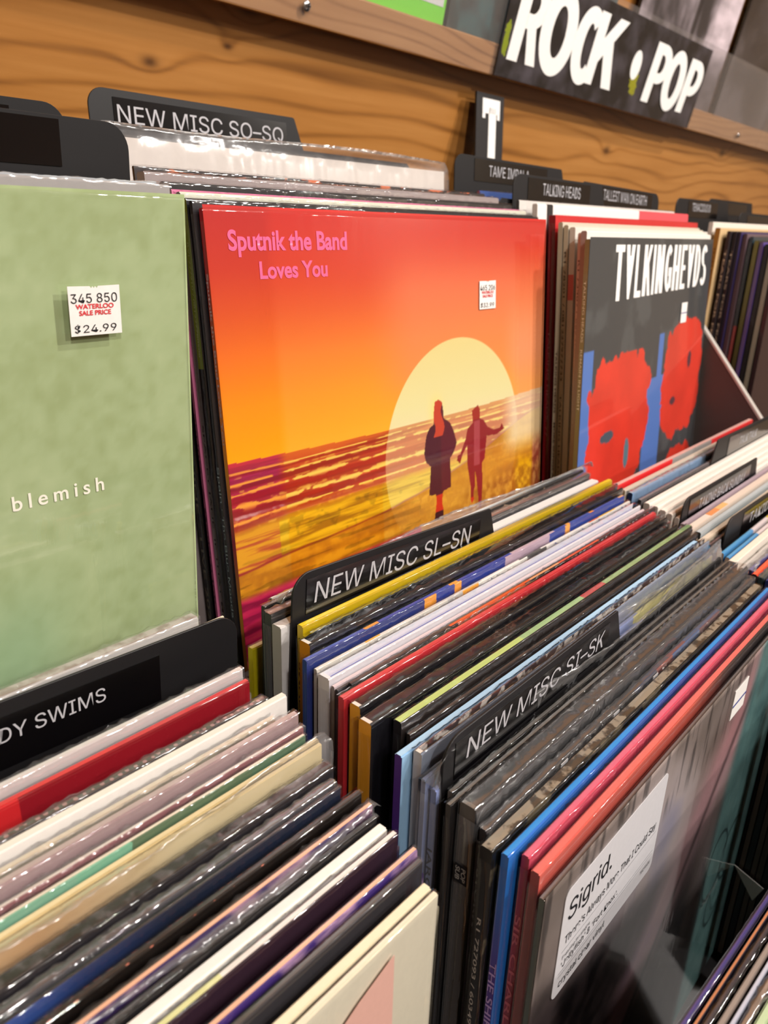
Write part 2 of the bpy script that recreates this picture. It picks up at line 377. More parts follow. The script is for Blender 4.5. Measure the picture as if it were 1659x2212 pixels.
# ---------------------------------------------------------------- the setting
def woodmat(c1, c2, c3, knots, name, scale=1.0, rough=.34):
    m, t, p = newmat(name); L = t.links.new; N = t.nodes.new
    tc = N('ShaderNodeTexCoord'); sp = N('ShaderNodeSeparateXYZ'); L(tc.outputs['Object'], sp.inputs[0])
    def M(op, a, b=None, c=None):
        n = N('ShaderNodeMath'); n.operation = op
        for i, q in enumerate((a, b, c)):
            if q is None: continue
            if isinstance(q, (int, float)): n.inputs[i].default_value = q
            else: L(q, n.inputs[i])
        return n.outputs[0]
    X, Z = sp.outputs['X'], sp.outputs['Z']
    big = N('ShaderNodeTexNoise'); big.inputs['Scale'].default_value = 3.2; big.inputs['Detail'].default_value = 2
    mp = N('ShaderNodeMapping'); mp.inputs['Scale'].default_value = (.45, 1, 1.6); L(tc.outputs['Object'], mp.inputs[0]); L(mp.outputs[0], big.inputs['Vector'])
    z = M('ADD', Z, M('MULTIPLY', big.outputs['Fac'], .16))
    dark = None
    for (kx, kz, kr, ka) in knots:
        dx = M('MULTIPLY', M('SUBTRACT', X, kx), .55); dz = M('SUBTRACT', Z, kz)
        d2 = M('ADD', M('MULTIPLY', dx, dx), M('MULTIPLY', dz, dz))
        g = M('POWER', 2.718, M('MULTIPLY', d2, -1.0 / (kr * kr)))
        z = M('ADD', z, M('MULTIPLY', g, ka))
        g2 = M('POWER', 2.718, M('MULTIPLY', d2, -9.0 / (kr * kr)))
        dark = g2 if dark is None else M('MAXIMUM', dark, g2)
    w = M('SINE', M('MULTIPLY', z, 330 * scale))
    fine = N('ShaderNodeTexNoise'); fine.inputs['Scale'].default_value = 60; fine.inputs['Detail'].default_value = 5
    mp2 = N('ShaderNodeMapping'); mp2.inputs['Scale'].default_value = (.12, 1, 2.6); L(tc.outputs['Object'], mp2.inputs[0]); L(mp2.outputs[0], fine.inputs['Vector'])
    med = N('ShaderNodeTexNoise'); med.inputs['Scale'].default_value = 7; med.inputs['Detail'].default_value = 3; L(mp.outputs[0], med.inputs['Vector'])
    line = M('POWER', M('MULTIPLY_ADD', w, .5, .5), 5.0)
    f = M('ADD', M('MULTIPLY', line, .30), M('ADD', M('MULTIPLY', fine.outputs['Fac'], .45), M('MULTIPLY', med.outputs['Fac'], .5)))
    r = N('ShaderNodeValToRGB'); e = r.color_ramp.elements; e[0].position = .25; e[1].position = 1.0
    e[0].color = hexc(c1); e[1].color = hexc(c3); q = e.new(.62); q.color = hexc(c2); L(f, r.inputs[0])
    outc = r.outputs[0]
    if dark is not None:
        mx = N('ShaderNodeMix'); mx.data_type = 'RGBA'; mx.inputs[7].default_value = hexc('#3a1c0a'); L(M('MULTIPLY', dark, .85), mx.inputs[0]); L(outc, mx.inputs[6]); outc = mx.outputs[2]
    L(outc, p.inputs['Base Color']); p.inputs['Roughness'].default_value = rough; p.inputs['Coat Weight'].default_value = .25; p.inputs['Coat Roughness'].default_value = .2
    bp = N('ShaderNodeBump'); bp.inputs['Strength'].default_value = .12; bp.inputs['Distance'].default_value = .001; L(fine.outputs['Fac'], bp.inputs['Height']); L(bp.outputs[0], p.inputs['Normal'])
    return m
LEDGE = Matrix.Translation((0, .200, .155)) @ Matrix.Rotation(math.radians(15), 4, 'X')     # frame of the upright wall and ledge
WOOD = woodmat('#b98246', '#a56e34', '#6f441c', [(.2211, .0025, .020, .030), (.2024, -.027, .008, .012), (.1333, -.048, .012, .010), (.87, -.05, .016, .012), (1.3, -.02, .02, .02)], 'wood_panel')
WOODL = woodmat('#c4925e', '#b07c4a', '#7f5128', [], 'wood_ledge', scale=1.7, rough=.25)
def struct(o):
    o['kind'] = 'structure'; o.matrix_world = W @ o.matrix_world if o.get('inframe') else o.matrix_world
    return o
o = boxobj('wall_back', (-1.9, 3.6, .0225, .05, -1.3, 1.55), WOOD); o.matrix_world = W @ LEDGE; o['kind'] = 'structure'
o = boxobj('floor', (-1.9, 3.6, -4.2, .34, -1.12, -1.07), specklemat('#4a4036', '#5a4e42', 8)); o['kind'] = 'structure'
o = boxobj('ceiling', (-1.9, 3.6, -4.2, .34, CEIL, CEIL + .05), mat('#d9d2c6', .8)); o['kind'] = 'structure'
o = boxobj('wall_front', (-1.9, 3.6, -4.25, -4.2, -1.07, CEIL), mat('#b9a48c', .8)); o['kind'] = 'structure'
o = boxobj('wall_left', (-1.95, -1.9, -4.25, .34, -1.07, CEIL), mat('#9c8468', .8)); o['kind'] = 'structure'
o = boxobj('wall_right', (3.6, 3.65, -4.25, .34, -1.07, CEIL), mat('#c4b49e', .8)); o['kind'] = 'structure'
GLOW = bpy.data.materials.new('lamp_glow'); GLOW.use_nodes = True; b_ = GLOW.node_tree.nodes['Principled BSDF']; b_.inputs['Emission Color'].default_value = (1, .9, .78, 1); b_.inputs['Emission Strength'].default_value = 6
for i, (lc, en, sz) in enumerate(LAMPS):
    c = bpy.data.objects.new('ceiling_lamp', None); COL.objects.link(c); c.location = (lc[0], lc[1], CEIL)
    c['label'] = 'round recessed ceiling spot ' + ['right of the camera', 'left of the camera', 'added over the bins to brighten the record gap', 'straight behind the camera', 'at the left back', 'at the right back'][i]
    c['category'] = 'lamp'
    bm = bmesh.new(); bmesh.ops.create_cone(bm, cap_ends=False, segments=32, radius1=.085, radius2=.07, depth=.03)
    done(bm, 'lamp_ring', [mat('#e8e4dc', .4)], c, Matrix.Translation((0, 0, -.015)))
    bm = bmesh.new(); bmesh.ops.create_circle(bm, cap_ends=True, segments=32, radius=.068)
    done(bm, 'lamp_lens', [GLOW], c, Matrix.Translation((0, 0, -.012)))

# ---------------------------------------------------------------- the bin furniture
BLK = mat('#17161a', .5); DGREY = mat('#2b2a2d', .5)
bin_ = root('record_bin', Matrix.Translation((0, 0, -.6)), 'stepped wooden and black record bin running along the back wall', 'bin')
def sideprism(name, pts, x0, x1, m, parent):
    """outline in (y,z), rack frame, between x0 and x1"""
    bm = bmesh.new(); a = [bm.verts.new((x0, p[0], p[1] + .6)) for p in pts]; b = [bm.verts.new((x1, p[0], p[1] + .6)) for p in pts]; n = len(pts)
    bm.faces.new(a); bm.faces.new(b[::-1])
    for i in range(n): bm.faces.new((a[i], b[i], b[(i + 1) % n], a[(i + 1) % n]))
    bmesh.ops.recalc_face_normals(bm, faces=bm.faces[:]); return done(bm, name, [m], parent)
def slab(name, y0, y1, f0, th, x0, x1, m=BLK):
    z = lambda y: f0 + .42 * y
    return sideprism(name, [(y0, z(y0)), (y1, z(y1)), (y1, z(y1) - th), (y0, z(y0) - th)], x0, x1, m, bin_)
BACK0 = -.3225; FRONT0 = -.484
for x0, x1, yl, zl in ((-.40, -.043, -.03, -.26), (-.042, .3155, -.0325, -.232), (.3165, .643, -.055, -.262), (.652, 1.05, -.06, -.27)):
    slab('back_shelf', yl + .006, .20, BACK0, .012, x0, x1)
    boxobj('shelf_lip', (x0, x1, yl, yl + .0055, -.36 + .6, zl + .6), DGREY, bin_, bev=.001)
slab('front_shelf', -.40, -.012, FRONT0, .012, -.40, 1.05)
boxobj('riser', (-.40, 1.05, -.011, -.004, -.50 + .6, -.345 + .6), BLK, bin_)
p_ = [(.16, -.055), (.03, -.06), (-.01, -.102), (-.088, -.201), (-.12, -.245), (-.40, -.36), (-.40, -.66), (.16, -.42)]
sideprism('column_panel', p_, .6435, .6475, mat('#4a4442', .5), bin_)
sideprism('panel_edge', [(.03, -.0585), (-.01, -.100), (-.088, -.199), (-.12, -.243), (-.12, -.247), (-.088, -.203), (-.0105, -.104), (.0295, -.0625)], .6425, .6505, mat('#b9b4ae', .35, .2), bin_)
bot = FRONT0 - .42 * .40
boxobj('bin_front', (-.40, 1.05, -.41, -.401, bot - .10 + .6, bot + .03 + .6), WOODL, bin_, bev=.001)
pc = sideprism('price_card', [(-.2085, -1.069), (-.231, -1.078), (-.225, -1.093)], .2938, .2944, mat('#e4e0dc', .5), None); pc.matrix_world = W @ pc.matrix_world
pc['label'] = 'small white card corner lying in the gap beside the crystal clear vinyl record'; pc['category'] = 'card'

# ---------------------------------------------------------------- display ledge on the wall, with screws
led = root('display_ledge', LEDGE, 'long varnished wooden display ledge screwed to the wood panel wall', 'shelf')
boxobj('ledge_board', (-.9, 2.6, 0, .0222, 0, .0295), WOODL, led, bev=.0015)
CHROME = mat('#c9c9cc', .18, .2, .9)
def screw(parent, x, s, y=-.0035):
    sc = bpy.data.objects.new('screw', None); COL.objects.link(sc); sc.parent = parent; sc.location = (x, y, s)
    bm = bmesh.new(); bmesh.ops.create_uvsphere(bm, u_segments=20, v_segments=10, radius=.0042)
    for v in bm.verts: v.co.y = max(v.co.y, -.0042) * .55; v.co.y = min(v.co.y, 0.0)
    done(bm, 'screw_head', [CHROME], sc, smooth=True)
    boxobj('cross_slot', (-.0023, .0023, -.0026, -.0021, -.0004, .0004), BLK, sc); boxobj('cross_slot', (-.0004, .0004, -.0026, -.0021, -.0023, .0023), BLK, sc)
def acrylic(x0, x1, s1, screws, label):
    r = root('acrylic_retainer', LEDGE @ Matrix.Translation((0, -.0030, 0)), label, 'acrylic guard', 'clear guards along the ledge')
    boxobj('acrylic_panel', (x0, x1, 0, .0022, .001, s1), ACRYL, r, bev=.0004)
    for x, s in screws: screw(r, x, s, -.0002)
acrylic(-.12, .5245, .112, [(.2568, .0125)], 'clear acrylic guard in front of the green-edged and dark teal albums on the ledge')
acrylic(.5265, 1.383, .112, [(1.2739, .0108)], 'clear acrylic guard behind the ROCK POP sign')
acrylic(1.3845, 2.2, .112, [(1.55, .0108)], 'clear acrylic guard at the far right end of the ledge')
# sign
sg = root('section_sign', LEDGE @ Matrix.Translation((.5257, -.0036, .001)), 'black ROCK POP genre sign with white letters fixed on the ledge guard', 'sign')
def chalk():
    m, t, p = newmat('painted_black_card'); L = t.links.new; N = t.nodes.new
    tc = N('ShaderNodeTexCoord'); n = N('ShaderNodeTexNoise'); n.inputs['Scale'].default_value = 26; n.inputs['Detail'].default_value = 6; L(tc.outputs['Object'], n.inputs['Vector'])
    r = N('ShaderNodeValToRGB'); r.color_ramp.elements[0].position = .42; r.color_ramp.elements[0].color = hexc('#1c1a1b'); r.color_ramp.elements[1].position = .72; r.color_ramp.elements[1].color = hexc('#47434a')
    L(n.outputs['Fac'], r.inputs[0])
    sp = N('ShaderNodeSeparateXYZ'); L(tc.outputs['Object'], sp.inputs[0])
    def blob(cx, cz, rx, rz):
        def MM(op, a, b):
            q = N('ShaderNodeMath'); q.operation = op
            for i, z in enumerate((a, b)):
                if isinstance(z, float): q.inputs[i].default_value = z
                else: L(z, q.inputs[i])
            return q.outputs[0]
        dx = MM('MULTIPLY', MM('SUBTRACT', sp.outputs['X'], cx), 1 / rx); dz = MM('MULTIPLY', MM('SUBTRACT', sp.outputs['Z'], cz), 1 / rz)
        d = MM('ADD', MM('MULTIPLY', dx, dx), MM('MULTIPLY', dz, dz)); n2 = N('ShaderNodeTexNoise'); n2.inputs['Scale'].default_value = 160.; L(tc.outputs['Object'], n2.inputs['Vector'])
        d = MM('ADD', d, MM('MULTIPLY', n2.outputs['Fac'], 2.6)); return MM('LESS_THAN', d, 1.9)
    mx = N('ShaderNodeMix'); mx.data_type = 'RGBA'; mx.inputs[7].default_value = hexc('#8b8a1e'); L(blob(.312, .034, .014, .018), mx.inputs[0]); L(r.outputs[0], mx.inputs[6])
    m2 = N('ShaderNodeMix'); m2.data_type = 'RGBA'; m2.inputs[7].default_value = hexc('#7d8a22'); L(blob(.008, .034, .006, .02), m2.inputs[0]); L(mx.outputs[2], m2.inputs[6])
    L(m2.outputs[2], p.inputs['Base Color']); p.inputs['Roughness'].default_value = .3; p.inputs['Coat Weight'].default_value = .4
    return m
boxobj('sign_board', (0, .527, -.001, 0, 0, .104), chalk(), sg, bev=.0003)
WHITE = mat('#f1efec', .55)
# letters: (char, x0, x1, s0, s1)
for ch, x0, x1, s0, s1, tw, sh in (('R', .0145, .0700, .017, .096, .36, .10), ('O', .0660, .1400, .0130, .0990, .31, 0), ('C', .1380, .2000, .0130, .0930, .36, 0), ('K', .1800, .2520, .0170, .0920, .30, .06), ('P', .3430, .4000, .0165, .0870, .38, .08), ('O', .3940, .4600, .0130, .0880, .33, 0), ('P', .4600, .5160, .0165, .0850, .38, .08)):
    block(ch, sg, WHITE, (x0, -.0012, s0), x1 - x0, s1 - s0, tw=tw, th=.21, shear=sh, z0=x0 * .002)
bm = bmesh.new(); bmesh.ops.create_circle(bm, cap_ends=True, segments=40, radius=.0145)
done(bm, 'dot', [WHITE], sg, Matrix.Translation((.304, -.0012, .053)) @ Matrix.Rotation(math.radians(90), 4, 'X') @ Matrix.Scale(.9, 4, (1, 0, 0)) @ Matrix.Scale(1.15, 4, (0, 1, 0)))

# albums standing on the ledge
def ledge_album(name, x1, s0, t, label, front, extra=None, wrap=None, dy=.010, w=.3135):
    r = root('record', LEDGE @ Matrix.Translation((x1 - w, dy, s0)) @ Matrix.Rotation(math.radians(-1), 4, 'X'), label, 'record', 'albums on the wall ledge')
    jacket(r, t, mat('#2a2a2a', .4), front, mat('#2a2a2a', .4), 'closed')
    if extra: extra(r, t)
    if wrap: film(r, t, seed=3)
    return r
def ex_green(r, t):
    boxobj('white_panel', (.012, .3135 - .004, -t / 2 - .0003, -t / 2 - .0001, .0145, .312), mat('#e6e6e4', .4), r)
ledge_album('a', .4425, .0298, .003, 'bright green edged album with white centre on the ledge', mat('#7fe03a', .4), ex_green)
def ex_teal(r, t):
    def f(u, v):
        n = fbm(u, v, 6, 6, 5); n2 = fbm(u, v, 14, 14, 9)
        c = ramp(n, [(.2, '#23262c'), (.45, '#2d3c3f'), (.6, '#33585a'), (.8, '#4a3a38')])
        for k, (a, b) in enumerate(((.62, .80), (.67, .84), (.72, .86), (.77, .83))):
            d = np.abs(u - (a - .08 * (v - .6)) - .01 * np.sin(v * 40 + k)) / .012
            c = mixc(c, np.broadcast_to(C('#6d9a90'), c.shape), np.clip(1 - d, 0, 1) * sst(v, .45, .55) * (1 - sst(v, b, b + .06)))
        c = mixc(c, c * .6, sst(n2, .45, .6)); return c
    painted(r, f, 150, y=-t / 2 - .0003, name='cover_print')
    for i, (ch, x) in enumerate((('U', .012), ('I', .075), ('I', .112), ('I', .150), ('U', .186), ('I', .262))):
        block(ch, r, mat('#b23a34', .6, grain=.4), (x, -t / 2 - .0006, .052 - .002 * i), .022 if ch == 'I' else .052, .11, tw=.38)
ledge_album('b', .4475 + .3135, .0298, .004, 'dark teal album with rough red letters on the ledge beside the ROCK POP sign', mat('#2a3236', .4), ex_teal)
def ex_bw(r, t):
    def f(u, v):
        n = fbm(u * 1.6, v, 3, 3, 21); n2 = fbm(u, v, 10, 30, 4)
        g = .25 + .75 * sst(n, .3, .65); g = g * (.8 + .4 * n2) * (1 - .5 * sst(v, .72, .9)); g[(u > .52) & (u < .56)] *= .45
        return np.stack([g * .80, g * .74, g * .77], -1)
    painted(r, f, 170, y=-t / 2 - .0003)
ledge_album('c', 1.1365, .0298, .004, 'black and white photo album in a clear sleeve on the ledge above the sign', mat('#5a5558', .4), ex_bw)
def ex_dk(r, t):
    def f(u, v):
        n = fbm(u, v, 4, 4, 33); return ramp(n, [(.3, '#1d1b1d'), (.5, '#3a3638'), (.7, '#6a6466')])
    painted(r, f, 120, y=-t / 2 - .0003)
ledge_album('d', 1.1665 + .3135, .0298, .004, 'dark shrink wrapped album at the right end of the ledge', mat('#2c2a2b', .4), ex_dk, wrap=True)

# ---------------------------------------------------------------- letter stick T
ts = root('letter_sign', Matrix.Translation((.5218, .2135, -.06)), 'narrow black upright sign with a white letter T', 'sign')
boxobj('sign_board', (0, .0525, 0, .003, 0, .2015), mat('#1b191b', .45), ts, bev=.0006)
boxobj('letter', (.0225, .0365, -.0006, -.0001, .055, .188), WHITE, ts)
prism('letter_bar', [(.0105, .182), (.0435, .182), (.0435, .1965), (.0105, .1965)], -.0006, -.0001, WHITE, ts)
boxobj('letter_serif', (.0105, .0155, -.0006, -.0001, .177, .183), WHITE, ts); boxobj('letter_serif', (.0385, .0435, -.0006, -.0001, .177, .183), WHITE, ts)

# ---------------------------------------------------------------- divider cards
PLAST = mat('#161517', .48, .0, spec=.35); STRIP = mat('#070608', .2, .5)
def divider(P0, P1, label, words=None, mirror=False, lean=0, drop=.0225, lab=(.016, .9), th=.0012, txt=None, group='divider cards in the bins', shear=0.0, depth=.30, wbody=.3135, strip=None, tsz=.0098, labh=None, tcol='#b4b3b8', shadowtxt=False):
    """tab from P0 (upper left) to P1 (upper right); rounded on one side, slanted on the other"""
    P0 = Vector(P0); P1 = Vector(P1); w = (P1 - P0).length; roll = math.degrees(math.atan2(P1.z - P0.z, P1.x - P0.x))
    M = Matrix.Translation(P0) @ Matrix.Rotation(math.radians(lean), 4, 'X') @ Matrix.Rotation(math.radians(-roll), 4, 'Y')
    r = root('divider_card', M, label, 'divider', group)
    r_ = .011; pts = []
    for k in range(9): a = math.pi - k * math.pi / 16; pts.append((r_ + r_ * math.cos(a), -r_ + r_ * math.sin(a)))
    pts += [(w - .0015, 0), (w, -.0008), (w + .0085, -drop), (wbody - .004, -drop - .0005), (wbody, -drop - .004), (wbody, -depth), (0, -depth)]
    if mirror: pts = [(w - x, z) for x, z in pts][::-1]
    prism('card', pts, -th / 2, th / 2, PLAST, r, bev=.0002)
    if strip:
        x0, x1, z0, z1 = strip
        st = prism('label_strip', [(x0, z0), (x1, z0), (x1, z1), (x0, z1)], -th / 2 - .0004, -th / 2 - .0001, STRIP, r)
        if words:
            text(words, st, mat(tcol, .45), (txt[0], -th / 2 - .0006, txt[2]), w=txt[1] - txt[0], h=txt[3], shear=shear, bold=0)
    return r
divider((.0432, .17, .0795), (.2162, .17, .0790), 'black divider card reading NEW MISC SO-SQ against the wood wall', 'NEW MISC SO–SQ', strip=(.017, .164, -.0225, -.0045), txt=(.0195, .1600, -.0200, .0115))
divider((-.0235, -.0783, -.1600), (.1368, -.0783, -.1680), 'black divider card reading NEW MISC SL-SN in front of the sunset album', 'NEW MISC SL–SN', lean=3, strip=(.0085, .150, -.0215, -.0035), txt=(.0135, .1405, -.0170, .0108), shear=.12)
divider((-.0324, -.1723, -.2010), (.1168, -.1723, -.1985), 'black divider card reading NEW MISC SI-SK', 'NEW MISC SI–S', lean=3, strip=(.0075, .140, -.0215, -.0035), txt=(.0150, .1255, -.0150, .0095), shear=.12)

_r = [o for o in bpy.data.objects if o.get('label') == 'black divider card reading NEW MISC SI-SK'][0]
for c in _r.children:
    if c.name.startswith('label_strip'): block('K', c, mat('#b4b3b8', .45), (.1262, -.0012, -.0150), .0075, .0094, tw=.17, th=.1, shear=.16)
divider((-.224, -.0634, -.1680), (-.0446, -.0634, -.1745), 'large black divider card at the lower left ending in SWIMS', 'TEDDY SWIMS', mirror=True, lean=3, drop=.030, strip=(.02, .1385, -.0275, -.0060), txt=(.0555, .1136, -.0165, .0062))
divider((-.2100, .0125, .0355), (-.0278, .0125, .0345), 'blank black divider card behind the green album', mirror=True, lean=5.5, drop=.03, strip=(.02, .150, -.0195, -.0015))
divider((-.2100, .06, .0475), (-.0310, .06, .0475), 'blank black divider card at the far left against the wood wall', mirror=True, lean=5.5, drop=.03, strip=(.02, .152, -.0085, -.0035))
divider((.3327, .1005, .0578), (.5115, .1005, .0560), 'black divider card with white words standing right below the letter T', 'TAME IMPALA', strip=(.028, .150, -.020, -.002), txt=(.050, .117, -.0150, .0088, 0))
divider((.3487, .052, .0400), (.5050, .052, .0385), 'black divider card with two white words behind the thick red record', 'TALKING HEADS', strip=(.022, .132, -.0215, -.002), txt=(.046, .1130, -.0150, .0098, 0))
divider((.475, .0555, .0405), (.6480, .0555, .0365), 'black divider card with four white words, rounded at its right end', 'TALLEST MAN ON EARTH', mirror=True, strip=(.028, .154, -.020, -.002), txt=(.040, .1400, -.0140, .0100, 0))
divider((.6843, .0505, .0345), (.8500, .0505, .0345), 'black divider card at the back left of the far bin', 'TENACIOUS D', strip=(.035, .130, -.020, -.002), txt=(.047, .105, -.0130, .0088, 0))
divider((.85, .0755, .0415), (1.0222, .0755, .0410), 'black divider card farthest back in the far bin', strip=(.03, .15, -.018, -.003))
divider((.8378, .0305, .0225), (1.0401, .0305, .0215), 'black divider card nearest the right frame edge of the back bin', strip=(.03, .15, -.018, -.003))
divider((.3075, -.1321, -.1935), (.4732, -.1321, -.1948), 'black divider card with three slanting words in front of five white records', 'TAKING BACK SUNDAY', lean=3, strip=(.012, .150, -.022, -.003), txt=(.032, .1380, -.0150, .0085, 0), shear=.1)
divider((.446, -.1058, -.1780), (.6200, -.1058, -.1800), 'grey-labelled black divider card just behind the row of white records', 'TALK TALK', mirror=True, lean=3, strip=(.030, .160, -.023, -.003), txt=(.060, .1100, -.0150, .0075, 0), shear=.1)
divider((.3210, -.1602, -.2065), (.4991, -.1602, -.2105), 'grey black divider card with a shiny label above light blue records', 'TAKIDA', lean=3, strip=(.036, .160, -.024, -.003), txt=(.052, .110, -.0150, .0085, 0), shear=.1)
# ---------------------------------------------------------------- records: front row under the sunset album
def sputnik_art(r, t):
    WO = [(0.5675, 0.3744), (0.5805, 0.382), (0.5839, 0.4012), (0.5855, 0.4179), (0.6086, 0.4312), (0.6221, 0.4528), (0.633, 0.4816), (0.6215, 0.5015), (0.6073, 0.5134), (0.609, 0.5385), (0.6104, 0.58), (0.5804, 0.5842), (0.576, 0.6082), (0.5816, 0.6272), (0.5812, 0.65), (0.5479, 0.6448), (0.5523, 0.6222), (0.5567, 0.6008), (0.5539, 0.5853), (0.5303, 0.5833), (0.5377, 0.5183), (0.5213, 0.5053), (0.5153, 0.4852), (0.5229, 0.4493), (0.5344, 0.4327), (0.5494, 0.426), (0.5509, 0.3984), (0.5543, 0.3782)]
    MA = [(0.7149, 0.4081), (0.7234, 0.418), (0.7235, 0.4405), (0.7388, 0.4468), (0.7565, 0.4663), (0.7836, 0.4774), (0.8065, 0.4774), (0.8155, 0.4673), (0.8275, 0.4824), (0.7929, 0.4907), (0.7523, 0.4873), (0.7481, 0.511), (0.7439, 0.5413), (0.7328, 0.5481), (0.7354, 0.5972), (0.7312, 0.6522), (0.7313, 0.6603), (0.7201, 0.6575), (0.7178, 0.6328), (0.7088, 0.5781), (0.7045, 0.5642), (0.7045, 0.598), (0.698, 0.6148), (0.7002, 0.6312), (0.6937, 0.6401), (0.6872, 0.6332), (0.6872, 0.5992), (0.6746, 0.5475), (0.6726, 0.5267), (0.6727, 0.4966), (0.6539, 0.5154), (0.6455, 0.5337), (0.6333, 0.5237), (0.6355, 0.5129), (0.6457, 0.5113), (0.6665, 0.4804), (0.6749, 0.4572), (0.6959, 0.4459), (0.6917, 0.4181)]
    def f(u, v):
        n1 = fbm(u, v, 5, 5, 1); nf = fbm(u, v, 40, 90, 2); nh = fbm(u, v, 7, 60, 3); ng = fbm(u, v, 70, 70, 4, 3)
        sky = ramp(v + .015 * (n1 - .5), [(0, '#bd2422'), (.09, '#c83420'), (.16, '#d8501e'), (.23, '#ea701c'), (.31, '#f78f0c'), (.38, '#ff9e00'), (.42, '#ffaa08')])
        warm = ramp(v, [(0, '#d6281f'), (.12, '#dd4a28'), (.24, '#f08a3c'), (.34, '#fba43e'), (.42, '#ffb647')])
        c = mixc(sky, warm, sst(u, .11, .14) * .55)
        c = mixc(c, np.broadcast_to(C('#f08a60'), c.shape), .55 * sst(u, .33, .5) * (1 - sst(v, .30, .4)) * sst(v, .02, .16))  # pinkish reflection haze painted into the upper middle of the sky
        c = mixc(c, np.broadcast_to(C('#f6a07a'), c.shape), .6 * sst(u, .80, .9) * sst(v, .12, .3))  # reflected haze put into the colour along the right side too
        d = np.sqrt(((u - .638) / .250) ** 2 + ((v - .498) / .250) ** 2); sun = 1 - sst(d, .99, 1.0)
        c = mixc(c, ramp(v, [(.25, '#e6d48c'), (.38, '#e9dfa0'), (.42, '#ecdfa8')]), sun)
        # sea
        hz = .402 + .012 * np.sin(u * 3.1); w = v + .012 * (fbm(u, v, 9, 5, 8) - .5) + .006 * (nf - .5)
        sea = (v > hz)
        base = ramp(w, [(.40, '#c8303a'), (.43, '#a81f4e'), (.47, '#b5283f'), (.505, '#c23a36'), (.53, '#e2a21c'), (.60, '#dfa41c')])
        base = mixc(base, ramp(w, [(.40, '#d96a20'), (.44, '#c2401f'), (.5, '#cc4a22'), (.53, '#e0b010'), (.6, '#e4b40e')]), sst(u, .10, .13))
        st = fbm(u, v, 5, 150, 62); lump = fbm(u, v, 46, 60, 63, 3)
        base = mixc(base, base * .80, sst(st, .46, .56) * .5)
        for k, (cv, th, sd) in enumerate(((.424, .0030, 31), (.441, .0050, 32), (.461, .0075, 33), (.487, .0100, 34), (.510, .0060, 35))):
            wob = .016 * (fbm(u, v * 0, 4, 1, sd, 2) - .5) - .006 * u; dd = v - cv - wob
            face = sst(dd, th * .3, th * .6) * (1 - sst(dd, th * 1.8, th * 2.6)); base = mixc(base, base * C('#c8586a'), face * .6)
            frag = sst(fbm(u, v, 30, 90, sd + 10, 3) + .35 * np.exp(-(dd / (th * .45)) ** 2), .60, .68); fo = np.exp(-(dd / (th * .75)) ** 2) * frag
            base = mixc(base, np.where((u < .12)[..., None], C('#f2a23c'), C('#f6cf58')), np.clip(fo, 0, 1))
            tr = sst(dd, th * 2.0, th * 2.6) * (1 - sst(dd, th * 2.6, th * 3.4)) * sst(lump, .48, .56); base = mixc(base, np.broadcast_to(C('#e8b040'), base.shape), tr * .7)
        sh = sst(w, .524, .530); stq = fbm(u, v, 9, 190, 64); shallow = ramp(stq, [(.30, '#a87410'), (.44, '#d6a516'), (.60, '#ecc02a')]); shallow = mixc(shallow, shallow * .75, sst(lump, .52, .6) * .6)
        base = mixc(base, shallow, sh * (u > .10)); base = mixc(base, ramp(stq, [(.35, '#b5502e'), (.5, '#dc9a26')]), sh * (u <= .10))
        # wet line and sand: rises to the right
        ln = .600 - .045 * u - .075 * sst(u, .35, 1.0) - .03 * sst(u, .7, 1) + .006 * (fbm(u, v * 0, 9, 1, 51) - .5)
        sand = ramp(fbm(u, v, 8, 60, 65) * .7 + ng * .3, [(.3, '#b4701c'), (.48, '#d08a1e'), (.65, '#e2a02c')]); s = sst(v, ln, ln + .004)
        base = mixc(base, sand, s); base = mixc(base, np.broadcast_to(C('#8a1f2c'), base.shape), np.exp(-((v - ln) / .0022) ** 2) * .8)
        base = mixc(base, base * C('#ffe000'), (1 - sst(u, .375, .380)) * sst(u, .118, .122) * sst(v, .50, .52) * .55)
        rip = sst(fbm(u, v, 10, 120, 61), .53, .6) * sst(v, .56, .6); base = mixc(base, base * .62, rip * .5 * (u < .5))
        sun2 = sun * sst(v, .40, .41); pale = mixc(np.clip(base * .55 + .45 * C('#f3eeb4'), 0, 1), base, .25 * sst(v, .40, .70)); base = mixc(base, pale, sun2 * (1 - .7 * s))
        base = mixc(base, np.broadcast_to(C('#b06a20'), base.shape), sun2 * s * .35 * sst(ng, .4, .5))
        pk = sst(v, .640, .655) * (u < .5); base = mixc(base, ramp(fbm(u, v, 12, 80, 71), [(.35, '#8e1440'), (.5, '#c21f54'), (.7, '#d83a5a')]), pk)
        k = sst(u, .86, .9) * sst(v, .555 , .60) ; base = mixc(base, ramp(ng, [(.3, '#c98a10'), (.6, '#f4b800')]), k * (1 - sst(u, .955, .975)) * .9); base = mixc(base, ramp(ng, [(.3, '#a0402e'), (.6, '#d88a60')]), sst(u, .955, .965) * sst(v, .5, .56))
        base = mixc(base, np.broadcast_to(C('#f7e7c4'), base.shape), .75 * sst(u, .80, .88) * (1 - sst(v, .50, .57)))
        base = mixc(base, ramp(ng, [(.35, '#8a4a18'), (.6, '#d9a040')]), sst(u, .6, .7) * s * .5 * sst(v, .57, .62))
        c = np.where(sea[..., None], base, c)
        # two walkers
        wo = inpoly(u, v, WO); hair = wo & (v < .455) & (np.abs(u - .566 - .006 * np.sin(v * 90)) < .0155 + .01 * (v - .40)); c[wo] = C('#4a1226'); c[wo & (u > .575)] = C('#5a1428'); c[hair] = C('#c4402a'); c[wo & (v > .589) & (v < .628)] = C('#c8301c'); c[wo & (v >= .628)] = C('#3a1420')
